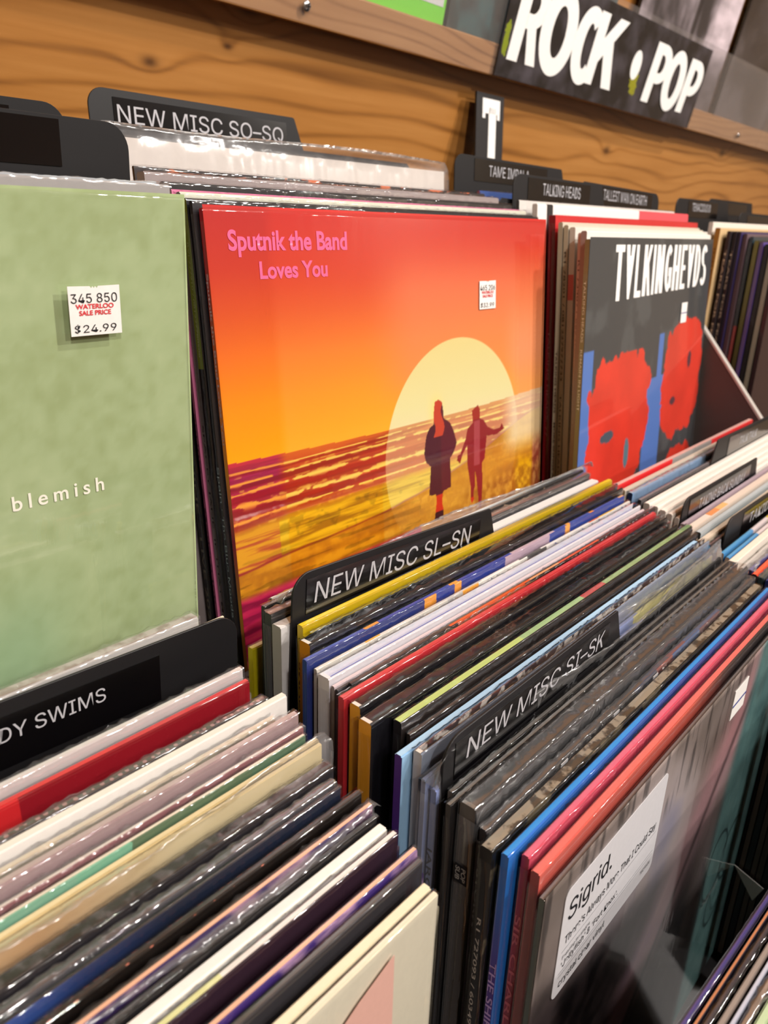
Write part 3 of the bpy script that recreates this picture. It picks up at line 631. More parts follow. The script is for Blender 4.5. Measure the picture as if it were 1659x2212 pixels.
        ma = inpoly(u, v, MA); c[ma] = C('#8e1c24'); c[ma & (np.abs(u - .712) < .012) & (v > .445) & (v < .55)] = C('#a84048'); c[ma & (v < .44)] = C('#a02a20'); c[ma & (v > .625) & (u < .705)] = C('#c83020')
        g = np.exp(-(((u - .558) / .02) ** 2 + ((v - .40) / .03) ** 2)); c = mixc(c, np.broadcast_to(C('#ffe27a'), c.shape), np.where(wo, 0, g * .8))
        return c
    painted(r, sputnik_art, 10) if False else painted(r, f, 520, y=-t / 2 - .0002, name='cover_print')
    PK = mat('#ff6a9c', .4, .2)
    text('Sputnik the Band', r, PK, (.0130, -t / 2 - .0004, .3135 - .0225), w=.0835, h=.0130, bold=.028, sans=False)
    text('Loves You', r, PK, (.0315, -t / 2 - .0004, .3135 - .0335), w=.0485, h=.0088, bold=.028, sans=False)
    sticker(r, (.2262, -t / 2 - .0008, .3135 - .0598), .0200, .0192, '465 206', '$32.99')
def sticker(r, o, w, h, num, price, seed=0, pad=0):
    x, y, z = o; k = w / .0225
    n = 7; pts = [(x, z), (x + w, z), (x + w, z + h)]
    for i in range(n): a = i / (n - 1); pts.append((x + w * (.58 - .16 * a), z + h - (.0010 if 0 < i < n - 1 and i % 2 else .0002)))
    pts.append((x, z + h))
    st = prism('price_sticker', pts, y - .0002, y, PAPER, r)
    text(num, st, INK_B, (x + .04 * w, y - .0004, z + h * .66), w=w * .90, h=h * .19, name='stock_number')
    text('WATERLOO', st, INK_R, (x + .12 * w, y - .0004, z + h * .54), w=w * .74, h=h * .10, bold=.04)
    text('SALE PRICE', st, INK_R, (x + .18 * w, y - .0004, z + h * .41), w=w * .62, h=h * .10, bold=.03)
    text(price, st, INK_B, (x + .07 * w, y - .0004, z + h * .04), w=w * .82, h=h * .20, name='price')
    return st
GB0 = 'records standing in the back bin with the sunset album'; GF0 = 'records in the front middle stack'; GL0 = 'records in the front left stack'; GF1 = 'records in the front right stack'; GB1 = 'records in the back bin with the grey, blue and red album'; GB2 = 'record spines in the far back bin'; G3 = 'records in the nearest stack at the lower right'
def R(key, P, t, **k): return record(key, P, t, seed=len(RECS), **k)
B0 = dict(lean=-2, group=GB0)
R('sleeve', (.004, .1010, .0420), .003, label='pale cream record in a tall loose poly sleeve before the NEW MISC SO-SQ card', top='#efe6dc', front='#d9cfc6', spine='#b5aca6', wrap='p', ext=.007, lean=-2, group=GB0)
R('orange', (.0003, .0568, .0225), .003, label='thin dark record with orange flowers along its top edge', top=specklemat('#2a2426', '#e07a48', 90, .55, .6, (1, 1, 3)), front=specklemat('#2a2426', '#d07048', 60, .55, .6, (1, 1, 3)), spine='#1c1a1c', wrap='s', **B0)
R('greybook', (-.0048, .0424, .0185), .008, label='thick grey box record with mauve face in the back bin', top='#b9b2ae', front='#9f9290', spine='#a09a97', wrap='s', stext='SUNSHINE LIVE 2024', scol='#4d5560', sz=.12, slen=.12, **B0)
R('dark', (-.0006, .0313, .0135), .005, label='black shrink wrapped record before the thick grey box', top='#1b191b', front='#191719', spine='#151416', wrap='s', stext='SUNSHINE - LIVE 2024', scol='#6b6252', sz=.105, slen=.14, **B0)
R('pink', (-.0016, .0225, .0095), .002, label='very thin pink-topped record before the cream one', top='#e58fb0', front='#d879a0', spine='#8a4862', stext='Sprints  A Modern Job', scol='#3a2430', sz=.11, slen=.11, sh=.0012, **B0)
R('cream', (-.0002, .0185, .0082), .005, label='pale cream-topped record third behind the sunset album', top='#e6e4d2', front='#dfe0cc', spine='#8f8f86', wrap='s', stext='SPACEY JANE  IF THAT MAKES SENSE', scol='#1d1d1d', sz=.115, slen=.16, sh=.0018, **B0)
R('olive', (-.0033, .0100, .0048), .0055, label='black record with olive band at the top of its spine', top='#4a4a2c', front='#1d1c20', spine=bandmat(((0, '#121113'), (.735, '#6f7a22')), 'Z'), wrap='s', stext='RVI 777910 / 081227780508', scol='#9aa05a', sz=.02, slen=.055, sh=.0014, **B0)
R('spain', (-.0030, .0048, .0034), .0035, label='glossy black record right behind the sunset album, serif spine words', top='#232227', front='#202024', spine='#2a2a2e', wrap='s', stext='Spain · The Blue Moods Of Spain', scol='#9fb0b0', sz=.130, slen=.120, sh=.0024, lean=-2, group=GB0, sbold=0)
R('sputnik', (-.0007, .0005, .0002), .004, label='sunset beach album with two walkers and pink title words', top='#c8322c', front='#cc3a28', spine=bandmat(((0, '#c02054'), (.34, '#c98a20'), (.46, '#a82848'), (.58, '#e8941c'), (.72, '#d97020'), (.88, '#b83020'), (1, '#a82028')), 'Z', const=False), wrap='g', stext='Sputnik the Band Loves You', scol='#d0a8a0', sz=.030, slen=.085, sh=.0022, extra=sputnik_art, sbold=.03, **B0)
# left back bin: blemish
def blemish_art(r, t):
    def f(u, v):
        n = fbm(u, v, 8, 8, 3); n2 = fbm(u, v, 60, 60, 5)
        c = ramp(n * .5 + n2 * .5, [(.3, '#9dad7c'), (.5, '#a8b98a'), (.7, '#b0c092')])
        c = mixc(c, np.broadcast_to(C('#8fb08a'), c.shape), .6 * sst(v, .45, .62) * (1 - sst(u, .7, .82)))
        d = np.sqrt(((u - .50) / .26) ** 2 + ((v - .82) / .22) ** 2); c = mixc(c, np.broadcast_to(C('#26406e'), c.shape), 1 - sst(d, .985, 1.0)); return c
    painted(r, f, 160, y=-t / 2 - .0003)
    text('blemish', r, mat('#ece8da', .5), (.3135 * .722, -t / 2 - .0006, .3135 * (1 - .394)), w=.3135 * .130, h=.3135 * .021, bold=.012, spacing=1.45)
    sticker(r, (.3135 * .818, -t / 2 - .0040, .3135 * (1 - .172)), .0225, .0196, '345 850', '$24.99')
    boxobj('sticker_tack', (.3135 * .818 + .004, .3135 * .818 + .018, -t / 2 - .0040, -t / 2 - .0006, .3135 * (1 - .172) + .006, .3135 * (1 - .172) + .014), PAPER, r)
R('blem', (-.0262, -.0200, .0026), .004, right=True, lean=5.5, label='sage green album with a $24.99 price sticker', top='#a9ba8c', front='#a4b586', spine='#8f9f74', wrap='g', extra=blemish_art)
R('silver', (-.0262, -.0105, .0085), .0075, right=True, lean=5.5, label='silver grey shrink wrapped box right behind the green album', top=specklemat('#8d8b8c', '#b9b6b4', 120, .45, .6), front='#b4b0ae', spine='#999', wrap='c', group='records behind the green album')
R('silver2', (-.0262, -.0025, .0100), .003, right=True, lean=5.5, label='thin pale record between silver box and blank divider card', top='#c9d2d8', front='#b4bcc2', spine='#999', group='records behind the green album')
# TALKING HEADS bin
B1 = dict(lean=-2, group=GB1)
def heads_art(r, t):
    def f(u, v):
        n = fbm(u, v, 10, 10, 41); nr = fbm(u, v, 24, 18, 42); c = np.broadcast_to(C('#3f4244'), u.shape + (3,)).copy(); c = mixc(c, np.broadcast_to(C('#55595a'), c.shape), sst(n, .45, .6) * .6)
        blue = (v > .27) & ((u < .06) | ((u > .47) & (u < .62) & (v > .40)) | ((u > .55) & (u < .59))); c[blue] = C('#4f74b8')
        def blob(cu, cv, ru, rv, col='#d23a2a'):
            d = (np.abs((u - cu) / ru) ** 3 + np.abs((v - cv) / rv) ** 3) + (nr - .5) * .9; k = d < .85
            c[k] = C(col) * (1 - .18 * (n[k][:, None] - .4))
        blob(.27, .50, .235, .215); blob(.80, .43, .20, .20)
        c[(v > .74 - .07 * u) & (u < .52)] = C('#3b2428'); c[(v > .70) & (u > .52) & (u < .60)] = C('#4f74b8')
        blob(.27, .86, .19, .10); blob(.82, .80, .17, .14)
        for cu, cv, ru, rv, co in ((.18, .52, .05, .018, '#3c5560'), (.34, .60, .022, .05, '#4c7480'), (.86, .38, .02, .03, '#54343c'), (.72, .50, .03, .016, '#54343c')):
            c[((u - cu) / ru) ** 2 + ((v - cv) / rv) ** 2 < .8 + (nr - .5)] = C(co)
        return c
    painted(r, f, 220, y=-t / 2 - .0003)
    chars = 'TALKINGHEADS'; ws = [1.0, 1.0, .82, 1.0, .42, 1.0, .98, 1.0, .82, 1.0, .95, .95]; x = .050; tot = sum(ws); sp = .30 - .050
    for i, ch in enumerate(chars):
        w = ws[i] / tot * sp; hh = .044 - .004 * i / 11
        block(ch, r, WHITE, (x + .0006, -t / 2 - .0006, .3135 - .004 - hh), w - .0034, hh, tw=.40, th=.16, flip=(ch == 'A')); x += w
    st = boxobj('price_sticker', (.228, .245, -t / 2 - .0012, -t / 2 - .0009, .3135 - .078, .3135 - .0585), PAPER, r)
    boxobj('blue_line', (.228, .245, -t / 2 - .0013, -t / 2 - .0012, .3135 - .0690, .3135 - .0680), mat('#39418a', .5), st)
R('tiny1', (.3395, .080, .0275), .004, label='red and blue edged record below the letter T', top='#a83a48', front='#3f5a9a', spine='#8a2434', wrap='s', **B1)
R('tiny2', (.3350, .038, .0180), .004, label='record with a small yellow corner behind the white and red edged record', top='#e5b052', front='#e6e1da', spine='#3a3a3a', wrap='s', **B1)
R('cwhite0', (.3413, .0259, .0150), .005, label='white record with red right half of its top edge', top=bandmat(((0, '#e8e4e0'), (.10, '#e4e0de'), (.60, '#d86068')), rough=.5), front=bandmat(((0, '#e8e4e0'), (.045, '#222222'), (.075, '#e8e4e0'), (.60, '#d85058'))), spine='#d9d2cc', **B1)
R('cred', (.3452, .0117, .0060), .007, label='thick bright red record with dark red spine', top='#de2c30', front='#d4262a', spine='#8e1018', wrap='g', stext='TALKING HEADS: 77', scol='#c05a5a', sz=.09, slen=.09, sh=.002, **{**B1, 'yaw': 0.9})
R('cbeige1', (.3395, .0007, .0004), .004, label='first of two beige records with brownish spine after the red one', top='#cfc6b4', front='#c9bfae', spine='#c9b79c', stext='TALKING HEADS    MORE SONGS ABOUT BUILDINGS AND FOOD', scol='#5a4a3c', sz=.10, slen=.20, sh=.0018, **{**B1, 'yaw': 1.8})
R('cbeige2', (.3395, -.0044, -.0019), .004, label='second of two beige records, its spine code in small print', top='#d6cebd', front='#cfc6b6', spine='#cdbca0', stext='R1 78201 / 081227977733    TALKING HEADS   FEAR OF MUSIC', scol='#5a4a3c', sz=.02, slen=.26, sh=.0018, **{**B1, 'yaw': 2.0})
R('clabel', (.3400, -.0098, -.0036), .005, label='off-white record with a small red band on its spine', top='#ded9d0', front='#d9d3ca', spine=bandmat(((0, '#1e2a30'), (.30, '#cfc6b6'), (.82, '#d0685e'), (.88, '#d9d1c4')), 'Z'), **{**B1, 'yaw': 2.2})
R('cmauve', (.3330, -.0205, -.0080), .004, label='record with a pale mauve spine and long printed code', top='#e6ded6', front='#ded5ce', spine='#cbb6ae', stext='R1 73489 / 603497834907     TALKING HEADS   STOP MAKING SENSE', scol='#5a4446', sz=.02, slen=.28, sh=.002, **{**B1, 'yaw': 3.4})
R('cwhite', (.3281, -.0262, -.0068), .005, label='clean white-topped record just behind the red face album', top='#f1ece4', front='#efe9e0', spine='#9a8a84', yaw=3.7, lean=-1, group=GB1)
R('heads', (.3224, -.0325, -.0128), .004, yaw=3.9, lean=-1.0, label='grey album with huge white capitals over red and blue shapes', top='#4a4d4e', front='#3f4244', spine='#7a7048', extra=heads_art, group=GB1, stext='TALKING HEADS   REMAIN IN LIGHT', scol='#cfc6a8', sz=.03, slen=.10, sh=.0018)
# far bin spines
B2 = dict(lean=3, group=GB2)
R('dwhite', (.7000, .0140, .0080), .005, label='white-topped record at the back of the far bin', top='#efe9e2', front='#e6dfd6', spine='#ddd5ca', **B2)
for key, P, t, top, sp, lb, tx in (('dgold', (.6955, .0042, .0014), .006, '#d9b888', '#a9762f', 'golden brown record spine in the far bin', 'TEARS FOR FEARS   THE HURTING'), ('dblack1', (.705, -.0049, -.0021), .004, '#2a2326', '#1c1418', 'first black spine after the golden brown one in the far bin', 'TEARS FOR FEARS'),
        ('dblack2', (.7114, -.0094, -.0031), .004, '#241c22', '#1a1216', 'second black spine after the golden brown one in the far bin', 'TEARS FOR FEARS'), ('dpurb', (.7153, -.0136, -.0031), .0035, '#3a3060', '#1e1626', 'purple-black narrow spine in the far bin', None), ('dmauve', (.7207, -.0181, -.0051), .0045, '#6a565c', '#4a3338', 'brownish mauve spine in the far bin', None)):
    R(key, P, t, label=lb, top=top, front=top, spine=sp, stext=tx, scol='#b8a08a' if 'gold' not in key else '#6b4210', sz=.02, slen=.12, sh=.002, **B2)
R('dteal', (.7260, -.0236, -.0085), .005, label='spine that goes from dark teal to red and cream in the far bin', top='#27404a', front='#27404a', spine=bandmat(((0, '#c8a888'), (.42, '#9a3c3c'), (.68, '#22343c')), 'Z'), wrap='g', **B2)
R('dolive', (.7230, -.0305, -.0125), .005, label='olive yellow and dark spine in the far bin', top='#5a5a20', front='#2c2410', spine=bandmat(((0, '#8a7a10'), (.4, '#3a3014'), (1, '#6a6428')), 'Z', const=False), stext='BRAIN', scol='#c8b820', sz=.24, slen=.02, sh=.003, **B2)
R('dpurp', (.7214, -.0365, -.0145), .004, label='violet record spine in the far bin', top='#7a62b8', front='#5a4690', spine='#5c4676', **B2)
R('dblk3', (.7230, -.0420, -.0165), .005, label='plain black spine before the grey one in the far bin', top='#2a2a2a', front='#1a1a1a', spine='#141214', **B2)
R('dgrey', (.7230, -.0480, -.0190), .005, label='grey beige record spine near the right frame edge', top='#a8a090', front='#8d8676', spine='#8a8272', stext='THE TELESCOPES', scol='#3a342c', sz=.17, slen=.06, sh=.002, **B2)
R('dred', (.7230, -.0540, -.0215), .005, label='dark maroon spine at the right frame edge of the far bin', top='#4a2028', front='#2a1216', spine='#2a1418', stext='television', scol='#b8a8a8', sz=.19, slen=.05, sh=.003, **B2)

# front middle stack (behind and before the two divider cards)
F = dict(lean=3, group=GF0)
R('fylow', (-.0255, -.0462, -.2070), .005, label='yellow-green record sunk low beside the left divider card', top='#cfc21a', front='#b8a814', spine='#c9b412', wrap='s', **F)
R('fwp', (-.0186, -.0563, -.1790), .003, label='white record in a wide clear poly sleeve by the sunset album', top='#dfe4e4', front='#c9cfd0', spine='#3c3a3e', wrap='p', ext=.006, **F)
R('fgang', (-.0272, -.0606, -.1790), .004, label='black record with small grey sideways words down its spine', top='#3a4244', front='#151518', spine='#141417', wrap='g', stext='GANG CALLED NINE', scol='#8d8d8d', sz=.095, slen=.10, sh=.0016, **F)
R('fgreysh', (-.0289, -.0658, -.1804), .006, label='dark grey record in crumpled wrap behind the white box', top='#6a3c34', front='#26262a', spine='#3c3d40', wrap='c', **F)
R('fwbook', (-.0300, -.0730, -.1840), .0065, label='white linen box record just behind the NEW MISC SL-SN card', top='#e2e0e0', front='#cfcccb', spine='#aaa6a2', **F)
R('fyellow', (-.0232, -.0818, -.1835), .005, label='glossy yellow-topped record first in front of the NEW MISC SL-SN card', top=bandmat(((0, '#f2d40a'), (.42, '#e3b81c'), (.55, '#b5a040'), (.8, '#8a8440'), (.97, '#e8d020')), const=False), front='#c9a90c', spine='#d9bd10', wrap='g', stext='SMALL TALK', scol='#2c2a08', sz=.02, slen=.06, sh=.002, **F)
R('fteal', (-.0211, -.0866, -.1865), .003, label='thin teal and dark red record behind the orange spined box', top=bandmat(((0, '#cfe4e0'), (.03, '#2f6068'), (.36, '#8a2c34'), (.6, '#3a3a52')), noise=.02), front='#1e3a40', spine='#2a4448', wrap='s', **F)
R('forange', (-.0304, -.0925, -.1855), .008, label='open-topped black box record with orange spine nearest the NEW MISC SL-SN card', top='#131215', front='#131216', spine='#d98f1c', style='open', wrap='s', inner='#0e0d10', **F)
R('fblue', (-.0365, -.0988, -.1895), .004, label='blue record edge with orange flower pattern', top=bandmat(((0, '#3d55a8'), (.12, '#e79a3c'), (.15, '#3348a0'), (.27, '#2f49a4'), (.33, '#eda23a'), (.355, '#3148a0'), (.52, '#c9b0bc'), (.68, '#3550a6'), (.73, '#f0a440'), (.745, '#3550a6'), (.83, '#e09040'), (.85, '#3550a6'), (.97, '#e8b080')), noise=.012, nscale=200), front=bandmat(((0, '#2a3878'), (.26, '#e89a3a'), (.29, '#2a3c90'), (.34, '#f0a040'), (.36, '#2a3c90'), (.50, '#b8a0b0'), (.66, '#2f4698'), (.72, '#f0a440'), (.74, '#2f4698'))), spine=bandmat(((0, '#141a2a'), (.5, '#1f3a34'), (.9, '#34508a')), 'Z', const=False), wrap='s', stext='SLEEP TOKENS', scol='#9a9aa0', sz=.05, slen=.09, sh=.0018, **F)
R('fgw', (-.0342, -.1030, -.1935), .003, label='grey and white record with two orange patches on its edge', top=bandmat(((0, '#e2ddd0'), (.10, '#f0b44a'), (.13, '#e6e0d6'), (.20, '#c9c6c2'), (.40, '#f2ece6'), (.52, '#5a5a5c'), (.60, '#eceae6'), (.80, '#e07038'), (.84, '#f0c030'), (.92, '#ece4d4')), noise=.02), front=bandmat(((0, '#d9d4ca'), (.3, '#c0bcb8'), (.34, '#f0a840'), (.39, '#e8e4dc'), (.55, '#4a4a4c'), (.62, '#d8d4d0'))), spine='#aaa69e', wrap='s', **F)
R('fsleepy', (-.0350, -.1090, -.1945), .008, label='white box record with a small black italic word on its spine', top='#e9e9ee', front='#dedade', spine='#d6d5d6', style='open', inner='#5560a8', stext='Sleepy', scol='#222222', sz=.055, slen=.030, sh=.0042, wrap='s', edge='#eeeef2', **F)
R('fthin1', (-.0349, -.1145, -.1972), .002, label='very thin pinkish white record after the white box', top='#d9c4c8', front='#cdbcc0', spine='#8a8688', **F)
R('fthin2', (-.0352, -.1170, -.1978), .002, label='very thin dark grey record before the red one', top='#4a484c', front='#3a3a3e', spine='#2c2c30', **F)
R('fblack4', (-.0300, -.1202, -.1958), .0035, label='black record with an orange stretch in the middle of its edge', top=bandmat(((0, '#2c2a2e'), (.22, '#d95a24'), (.46, '#e2a070'), (.56, '#d8542c'), (.72, '#3c3438')), noise=.02), front=bandmat(((0, '#1d1b1f'), (.24, '#c04a1c'), (.44, '#231f22'))), spine='#1a1a1c', wrap='s', **F)
R('fred', (-.0400, -.1246, -.1960), .0045, label='bright red record with red spine in the front middle stack', top='#d2343c', front='#c22a33', spine='#b8262c', wrap='s', stext='RICKY SWOLEN', scol='#d88a88', sz=.075, slen=.075, sh=.0028, **F)
R('for1', (-.0384, -.1310, -.1978), .007, label='first of two open-topped black boxes with orange spines after the red record', top='#131215', front='#111015', spine='#dd9a1a', style='open', wrap='s', inner='#0e0d10', **F)
R('for2', (-.0410, -.1390, -.2008), .008, label='second of two open-topped black boxes with orange spines, before the green edge', top='#131215', front='#0e0d14', spine='#dd961a', style='open', wrap='s', inner='#0c0b0e', **F)
R('fgreen', (-.0291, -.1462, -.2035), .0055, label='light green edged record with black spine', top=bandmat(((0, '#b9d07a'), (.30, '#9cc088'), (.50, '#b84a4a'), (.58, '#93b078'), (.95, '#7a9a6a')), noise=.01), front='#27211f', spine='#17151a', wrap='s', **F)
R('fbrown', (-.0277, -.1509, -.2085), .003, label='thin dark brown record behind the light blue one', top='#3b2f2c', front='#2a211f', spine='#1c1817', wrap='s', **F)
R('fltb', (-.0388, -.1550, -.2105), .004, label='light blue record with purple spine and pale code on it', top='#a9cfee', front='#93bce0', spine='#4b2a80', stext='TR.028', scol='#d8d0e8', sz=.050, slen=.042, sh=.0028, **F)
R('fspeck', (-.0330, -.1602, -.2098), .0055, label='cream-spined record with dark speckled top before the light blue one', top=specklemat('#c9c2ba', '#2c262a', 150, .42, .5, (1, 1, 1)), front='#8d97a8', spine='#b8b0ac', style='open', inner='#3a2c30', wrap='s', **F)
R('flil1', (-.0355, -.1652, -.2190), .0035, label='lilac blue and yellow record behind the matching one with spine letters', top=bandmat(((0, '#8a93b8'), (.62, '#c9c488'), (.95, '#7480b0')), noise=.01), front=bandmat(((0, '#8d9cc8'), (.60, '#cfc886'))), spine='#8a90a8', wrap='p', ext=.014, **F)
R('flil2', (-.0342, -.1694, -.2225), .004, label='lilac blue record in a poly sleeve, four small letters on its spine', top=bandmat(((0, '#8c9cd0'), (.62, '#d6d08c'), (.95, '#7480b0')), noise=.01), front=bandmat(((0, '#8294cc'), (.58, '#d2cc88'))), spine='#7c88ae', wrap='p', ext=.014, stext='IARC', scol='#2a2a33', sz=.03, slen=.022, sh=.0026, **F)
R('fdk1', (-.0310, -.1752, -.2222), .0035, label='thin dark record right in front of the NEW MISC SI-SK card', top='#55534f', front='#1b1a1b', spine='#57524d', wrap='s', **F)
R('fdk2', (-.0375, -.1792, -.2222), .0035, label='thin dark record with grey edge behind the thick black box', top='#6a6864', front='#191819', spine='#3a3734', wrap='s', **F)
R('fsub', (-.0338, -.1857, -.2215), .0085, label='thick black open-topped box with a small dark square mark on its spine', top='#1a191b', front='#151417', spine='#55504c', style='open', wrap='c', inner='#101012', edge='#5c5852',
  extra=lambda r, t: (lambda b: [text('SUB', b, mat('#8d8a86', .5), (-.0013, .0026, .3135 - .030), w=.0068, h=.0022, dirs=SPINE, bold=.06), text('POP', b, mat('#8d8a86', .5), (-.0013, -.0002, .3135 - .030), w=.0068, h=.0022, dirs=SPINE, bold=.06)])(boxobj('printed_mark', (-.0012, -.0010, -.0030, .0030, .3135 - .038, .3135 - .029), mat('#141316', .5), r)), **F)
def tapes(r, t):
    for x in (.055, .105, .150): boxobj('tape_strip', (x, x + .006, -t / 2 - .0013, -t / 2 - .0010, .300, .3130), mat('#b9b9bb', .3), r)
R('fcrump', (-.0332, -.1925, -.2292), .004, label='black and blue picture record in badly crumpled film', top=bandmat(((0, '#1c1b1f'), (.45, '#2c3048'), (.55, '#6a3038'), (.62, '#2f4a70'), (.8, '#2a2830')), noise=.06, nscale=60), front=bandmat(((0, '#232226'), (.42, '#2a3450'), (.5, '#8a4038'), (.56, '#3a5a8a'), (.68, '#6a3c40'), (.78, '#26242a')), noise=.10, nscale=50), spine='#202022', wrap='c', stext='STORM', scol='#8a8a8a', sz=.02, slen=.03, sh=.0022, extra=tapes, **F)
R('fspk2', (-.0391, -.1982, -.2305), .0065, label='black record with mottled beige top edge behind the blue one', top=specklemat('#8f8676', '#3a352e', 110, .5, .56, (1, 1, 1)), front=specklemat('#14130f', '#5a523f', 60, .55, .6, (1, 1, 1)), spine='#1f1c1a', style='closed', wrap='s', stext='R1 727093 / 603497841103', scol='#b8b0a4', sz=.035, slen=.085, sh=.0018, **F)
def cutouts(r, t):
    for x in (.168, .205): prism('printed_peak', [(x, .285), (x + .020, .285), (x + .013, .309)], -t / 2 - .0004, -t / 2 - .0001, mat('#c08a88', .4), r)
R('fbluerec', (-.0354, -.2042, -.2325), .0045, label='bright blue record with purple spine in the front middle stack', top='#1292e4', front=bandmat(((0, '#2478d0'), (.5, '#3b52a0'), (1, '#4a4c84')), const=False), spine=bandmat(((0, '#3b2560'), (.80, '#4a2f88'), (.93, '#2a62b0')), 'Z', const=False), wrap='g', stext='THE SHIPS   SIBLINGS', scol='#b79ad8', sz=.055, slen=.085, sh=.0030, extra=cutouts, **F)
R('fpink', (-.0290, -.2092, -.2345), .0045, label='pink record between the blue and the salmon one', top='#e06a86', front='#d24f68', spine='#8e1f2e', wrap='s', stext='SIR CHARLES AND THE RECORDS', scol='#c05a60', sz=.03, slen=.19, sh=.0026, **F)
R('fsalm', (-.0305, -.2145, -.2378), .005, label='salmon record with dark red spine behind the crystal clear vinyl one', top='#e0706a', front=bandmat(((0, '#d86458'), (.45, '#c05648'), (.60, '#5a3a36'), (.70, '#3a3232'), (1, '#2c2a2a')), noise=.10, nscale=40, const=False), spine='#7c1c20', wrap='g', **F)
def sigrid_art(r, t):
    def f(u, v):
        n = fbm(u, v, 5, 4, 91); n2 = fbm(u, v, 90, 6, 92); n3 = fbm(u, v, 26, 26, 93)
        c = ramp(n, [(.25, '#877a72'), (.45, '#b4a49e'), (.6, '#c4b4b2'), (.8, '#9290ac')])
        c = mixc(c, c * .62, sst(n2, .5, .62) * (1 - sst(v, .10, .16)))
        dk = sst(v - .30 * u, .12, .24) * (1 - sst(u, .55, .7)); c = mixc(c, ramp(n3, [(.3, '#242020'), (.6, '#4a4040')]), dk)
        d = (v - .44) + (u - .45) * 1.05; arm = np.exp(-(d / .12) ** 2) * sst(u, .18, .32); c = mixc(c, ramp(n, [(.3, '#d0989a'), (.6, '#e6bcc0'), (.8, '#d2aac6')]), np.clip(arm * 1.25, 0, 1))
        st = np.exp(-(((v - .52) + (u - .45) * 1.3) / .02) ** 2) * sst(u, .2, .3); c = mixc(c, c * .5, st * .8)
        te = sst(u - .12 * (v < .4) * (.4 - v), .70, .76) * (1 - .0 * v); c = mixc(c, ramp(n3 * .4 + n * .6, [(.3, '#5a8080'), (.55, '#78a4a2'), (.8, '#92bab6')]), te)
        low = sst(v, .58, .75) * (1 - te); c = mixc(c, c * .45, low)
        for (hu, hv, rr) in ((.80, .56, .06), (.90, .58, .055), (.86, .70, .05)):
            q = np.abs(np.sqrt(((u - hu) / 1.0) ** 2 + ((v - hv) / 1.5) ** 2) - rr); c = mixc(c, np.broadcast_to(C('#1a2a2e'), c.shape), (1 - sst(q, .002, .0045)) * .7 * te)
        q = np.abs((v - .66) - (u - .8) * .9 - .02 * np.sin(u * 60)); c = mixc(c, np.broadcast_to(C('#1a2a2e'), c.shape), (1 - sst(q, .002, .005)) * .6 * te * (v < .85)); return c
    painted(r, f, 260, y=-t / 2 - .0003, rough=.3, coat=.25)
    text('Sigrid', r, mat('#b8c4c2', .5), (.240, -t / 2 - .0005, .3135 * (1 - .66)), w=.030, h=.008, shear=.3)
    # hype sticker
    x0, x1, z0, z1 = .0165, .1120, .3135 - .0690, .3135 - .0095; rr = .004; pts = []
    for cx, cz, a0 in ((x1 - rr, z1 - rr, 0), (x0 + rr, z1 - rr, 90), (x0 + rr, z0 + rr, 180), (x1 - rr, z0 + rr, 270)):
        for k in range(5): a = math.radians(a0 + k * 22.5); pts.append((cx + rr * math.cos(a), cz + rr * math.sin(a)))
    y = -t / 2 - .0006; st = prism('hype_sticker', pts, y - .0002, y, mat('#dcdade', .4, .3), r); y -= .0004
    def T(s, x, z, w, h, b=0): text(s, st, INK_B, (x, y, z), w=w, h=h, bold=b)
    T('Sigrid.', x0 + .0045, z1 - .0215, .0370, .0140, .006)
    T("There's Always More That I Could Say", x0 + .0045, z1 - .0320, .0860, .0058)
    T('Featuring the singles', x0 + .0045, z1 - .0395, .0230, .0026)
    T("'Jellyfish' & 'Fort Knox'.", x0 + .0045, z1 - .0452, .0500, .0048)
    T('crystal clear vinyl', x0 + .0045, z1 - .0560, .0400, .0050)
    T('7829606', x1 - .0150, z0 + .0060, .0110, .0022)
    for dz in (.0338, .0395 + .0065, .0480): boxobj('printed_rule', (x0 + .003, x1 - .003, y - .00002, y, z1 - dz - .0002, z1 - dz), INK_G, st)
    s2 = boxobj('price_sticker', (.2020, .2240, -t / 2 - .0009, -t / 2 - .0006, .3135 - .030, .3135 - .0105), PAPER, r); boxobj('blue_line', (.2020, .2240, -t / 2 - .0011, -t / 2 - .0010, .3135 - .0215, .3135 - .0203), mat('#39418a', .5), s2)
R('fsigrid', (-.0331, -.2192, -.2452), .0035, label='clear wrapped album with a white sticker reading crystal clear vinyl', top='#6f6c6c', front='#5c5656', spine='#2e3c38', wrap='g', extra=sigrid_art, lean=3, group=GF0).scale.x = 1.03
# ---------------------------------------------------------------- front left stack (right ends in view)
L = dict(lean=3, right=True, group=GL0)
R('lsil', (-.0614, -.0548, -.1725), .007, label='silvery crumple-wrapped record with brown back edge at the foot of the green album', top=specklemat('#b9b2ac', '#8f8078', 160, .45, .6), front='#c8c4c0', spine='#999', wrap='c', **L)
R('lcard', (-.0500, -.0603, -.1755), .0015, label='thin cream card record just behind the blank end of the big divider card', top='#e9dfc8', front='#d9cfb8', spine='#bbb', **L)
R('lwhite1', (-.0596, -.0834, -.1890), .004, label='white record in shrink wrap in front of the lowest left divider card', top='#e8e3e0', front='#d9cfcc', spine='#bbb', wrap='c', style='right', **L)
R('lred', (-.0605, -.0885, -.1925), .0045, label='deep red record with a brighter red left part', top=bandmat(((0, '#d22a2e'), (.80, '#c8202a')), const=True), front=bandmat(((0, '#c8262a'), (.68, '#8c1420')), const=True), spine='#600', wrap='g', style='right', **L)
R('ldots1', (-.0610, -.0998, -.1965), .004, label='dark record with tiny pink dots behind the clean white one', top=dotmat('#2c2426', '#a87a7c', 300, .25), front=dotmat('#241c1e', '#a87a7c', 260, .22), spine='#222', wrap='c', style='right', **L)
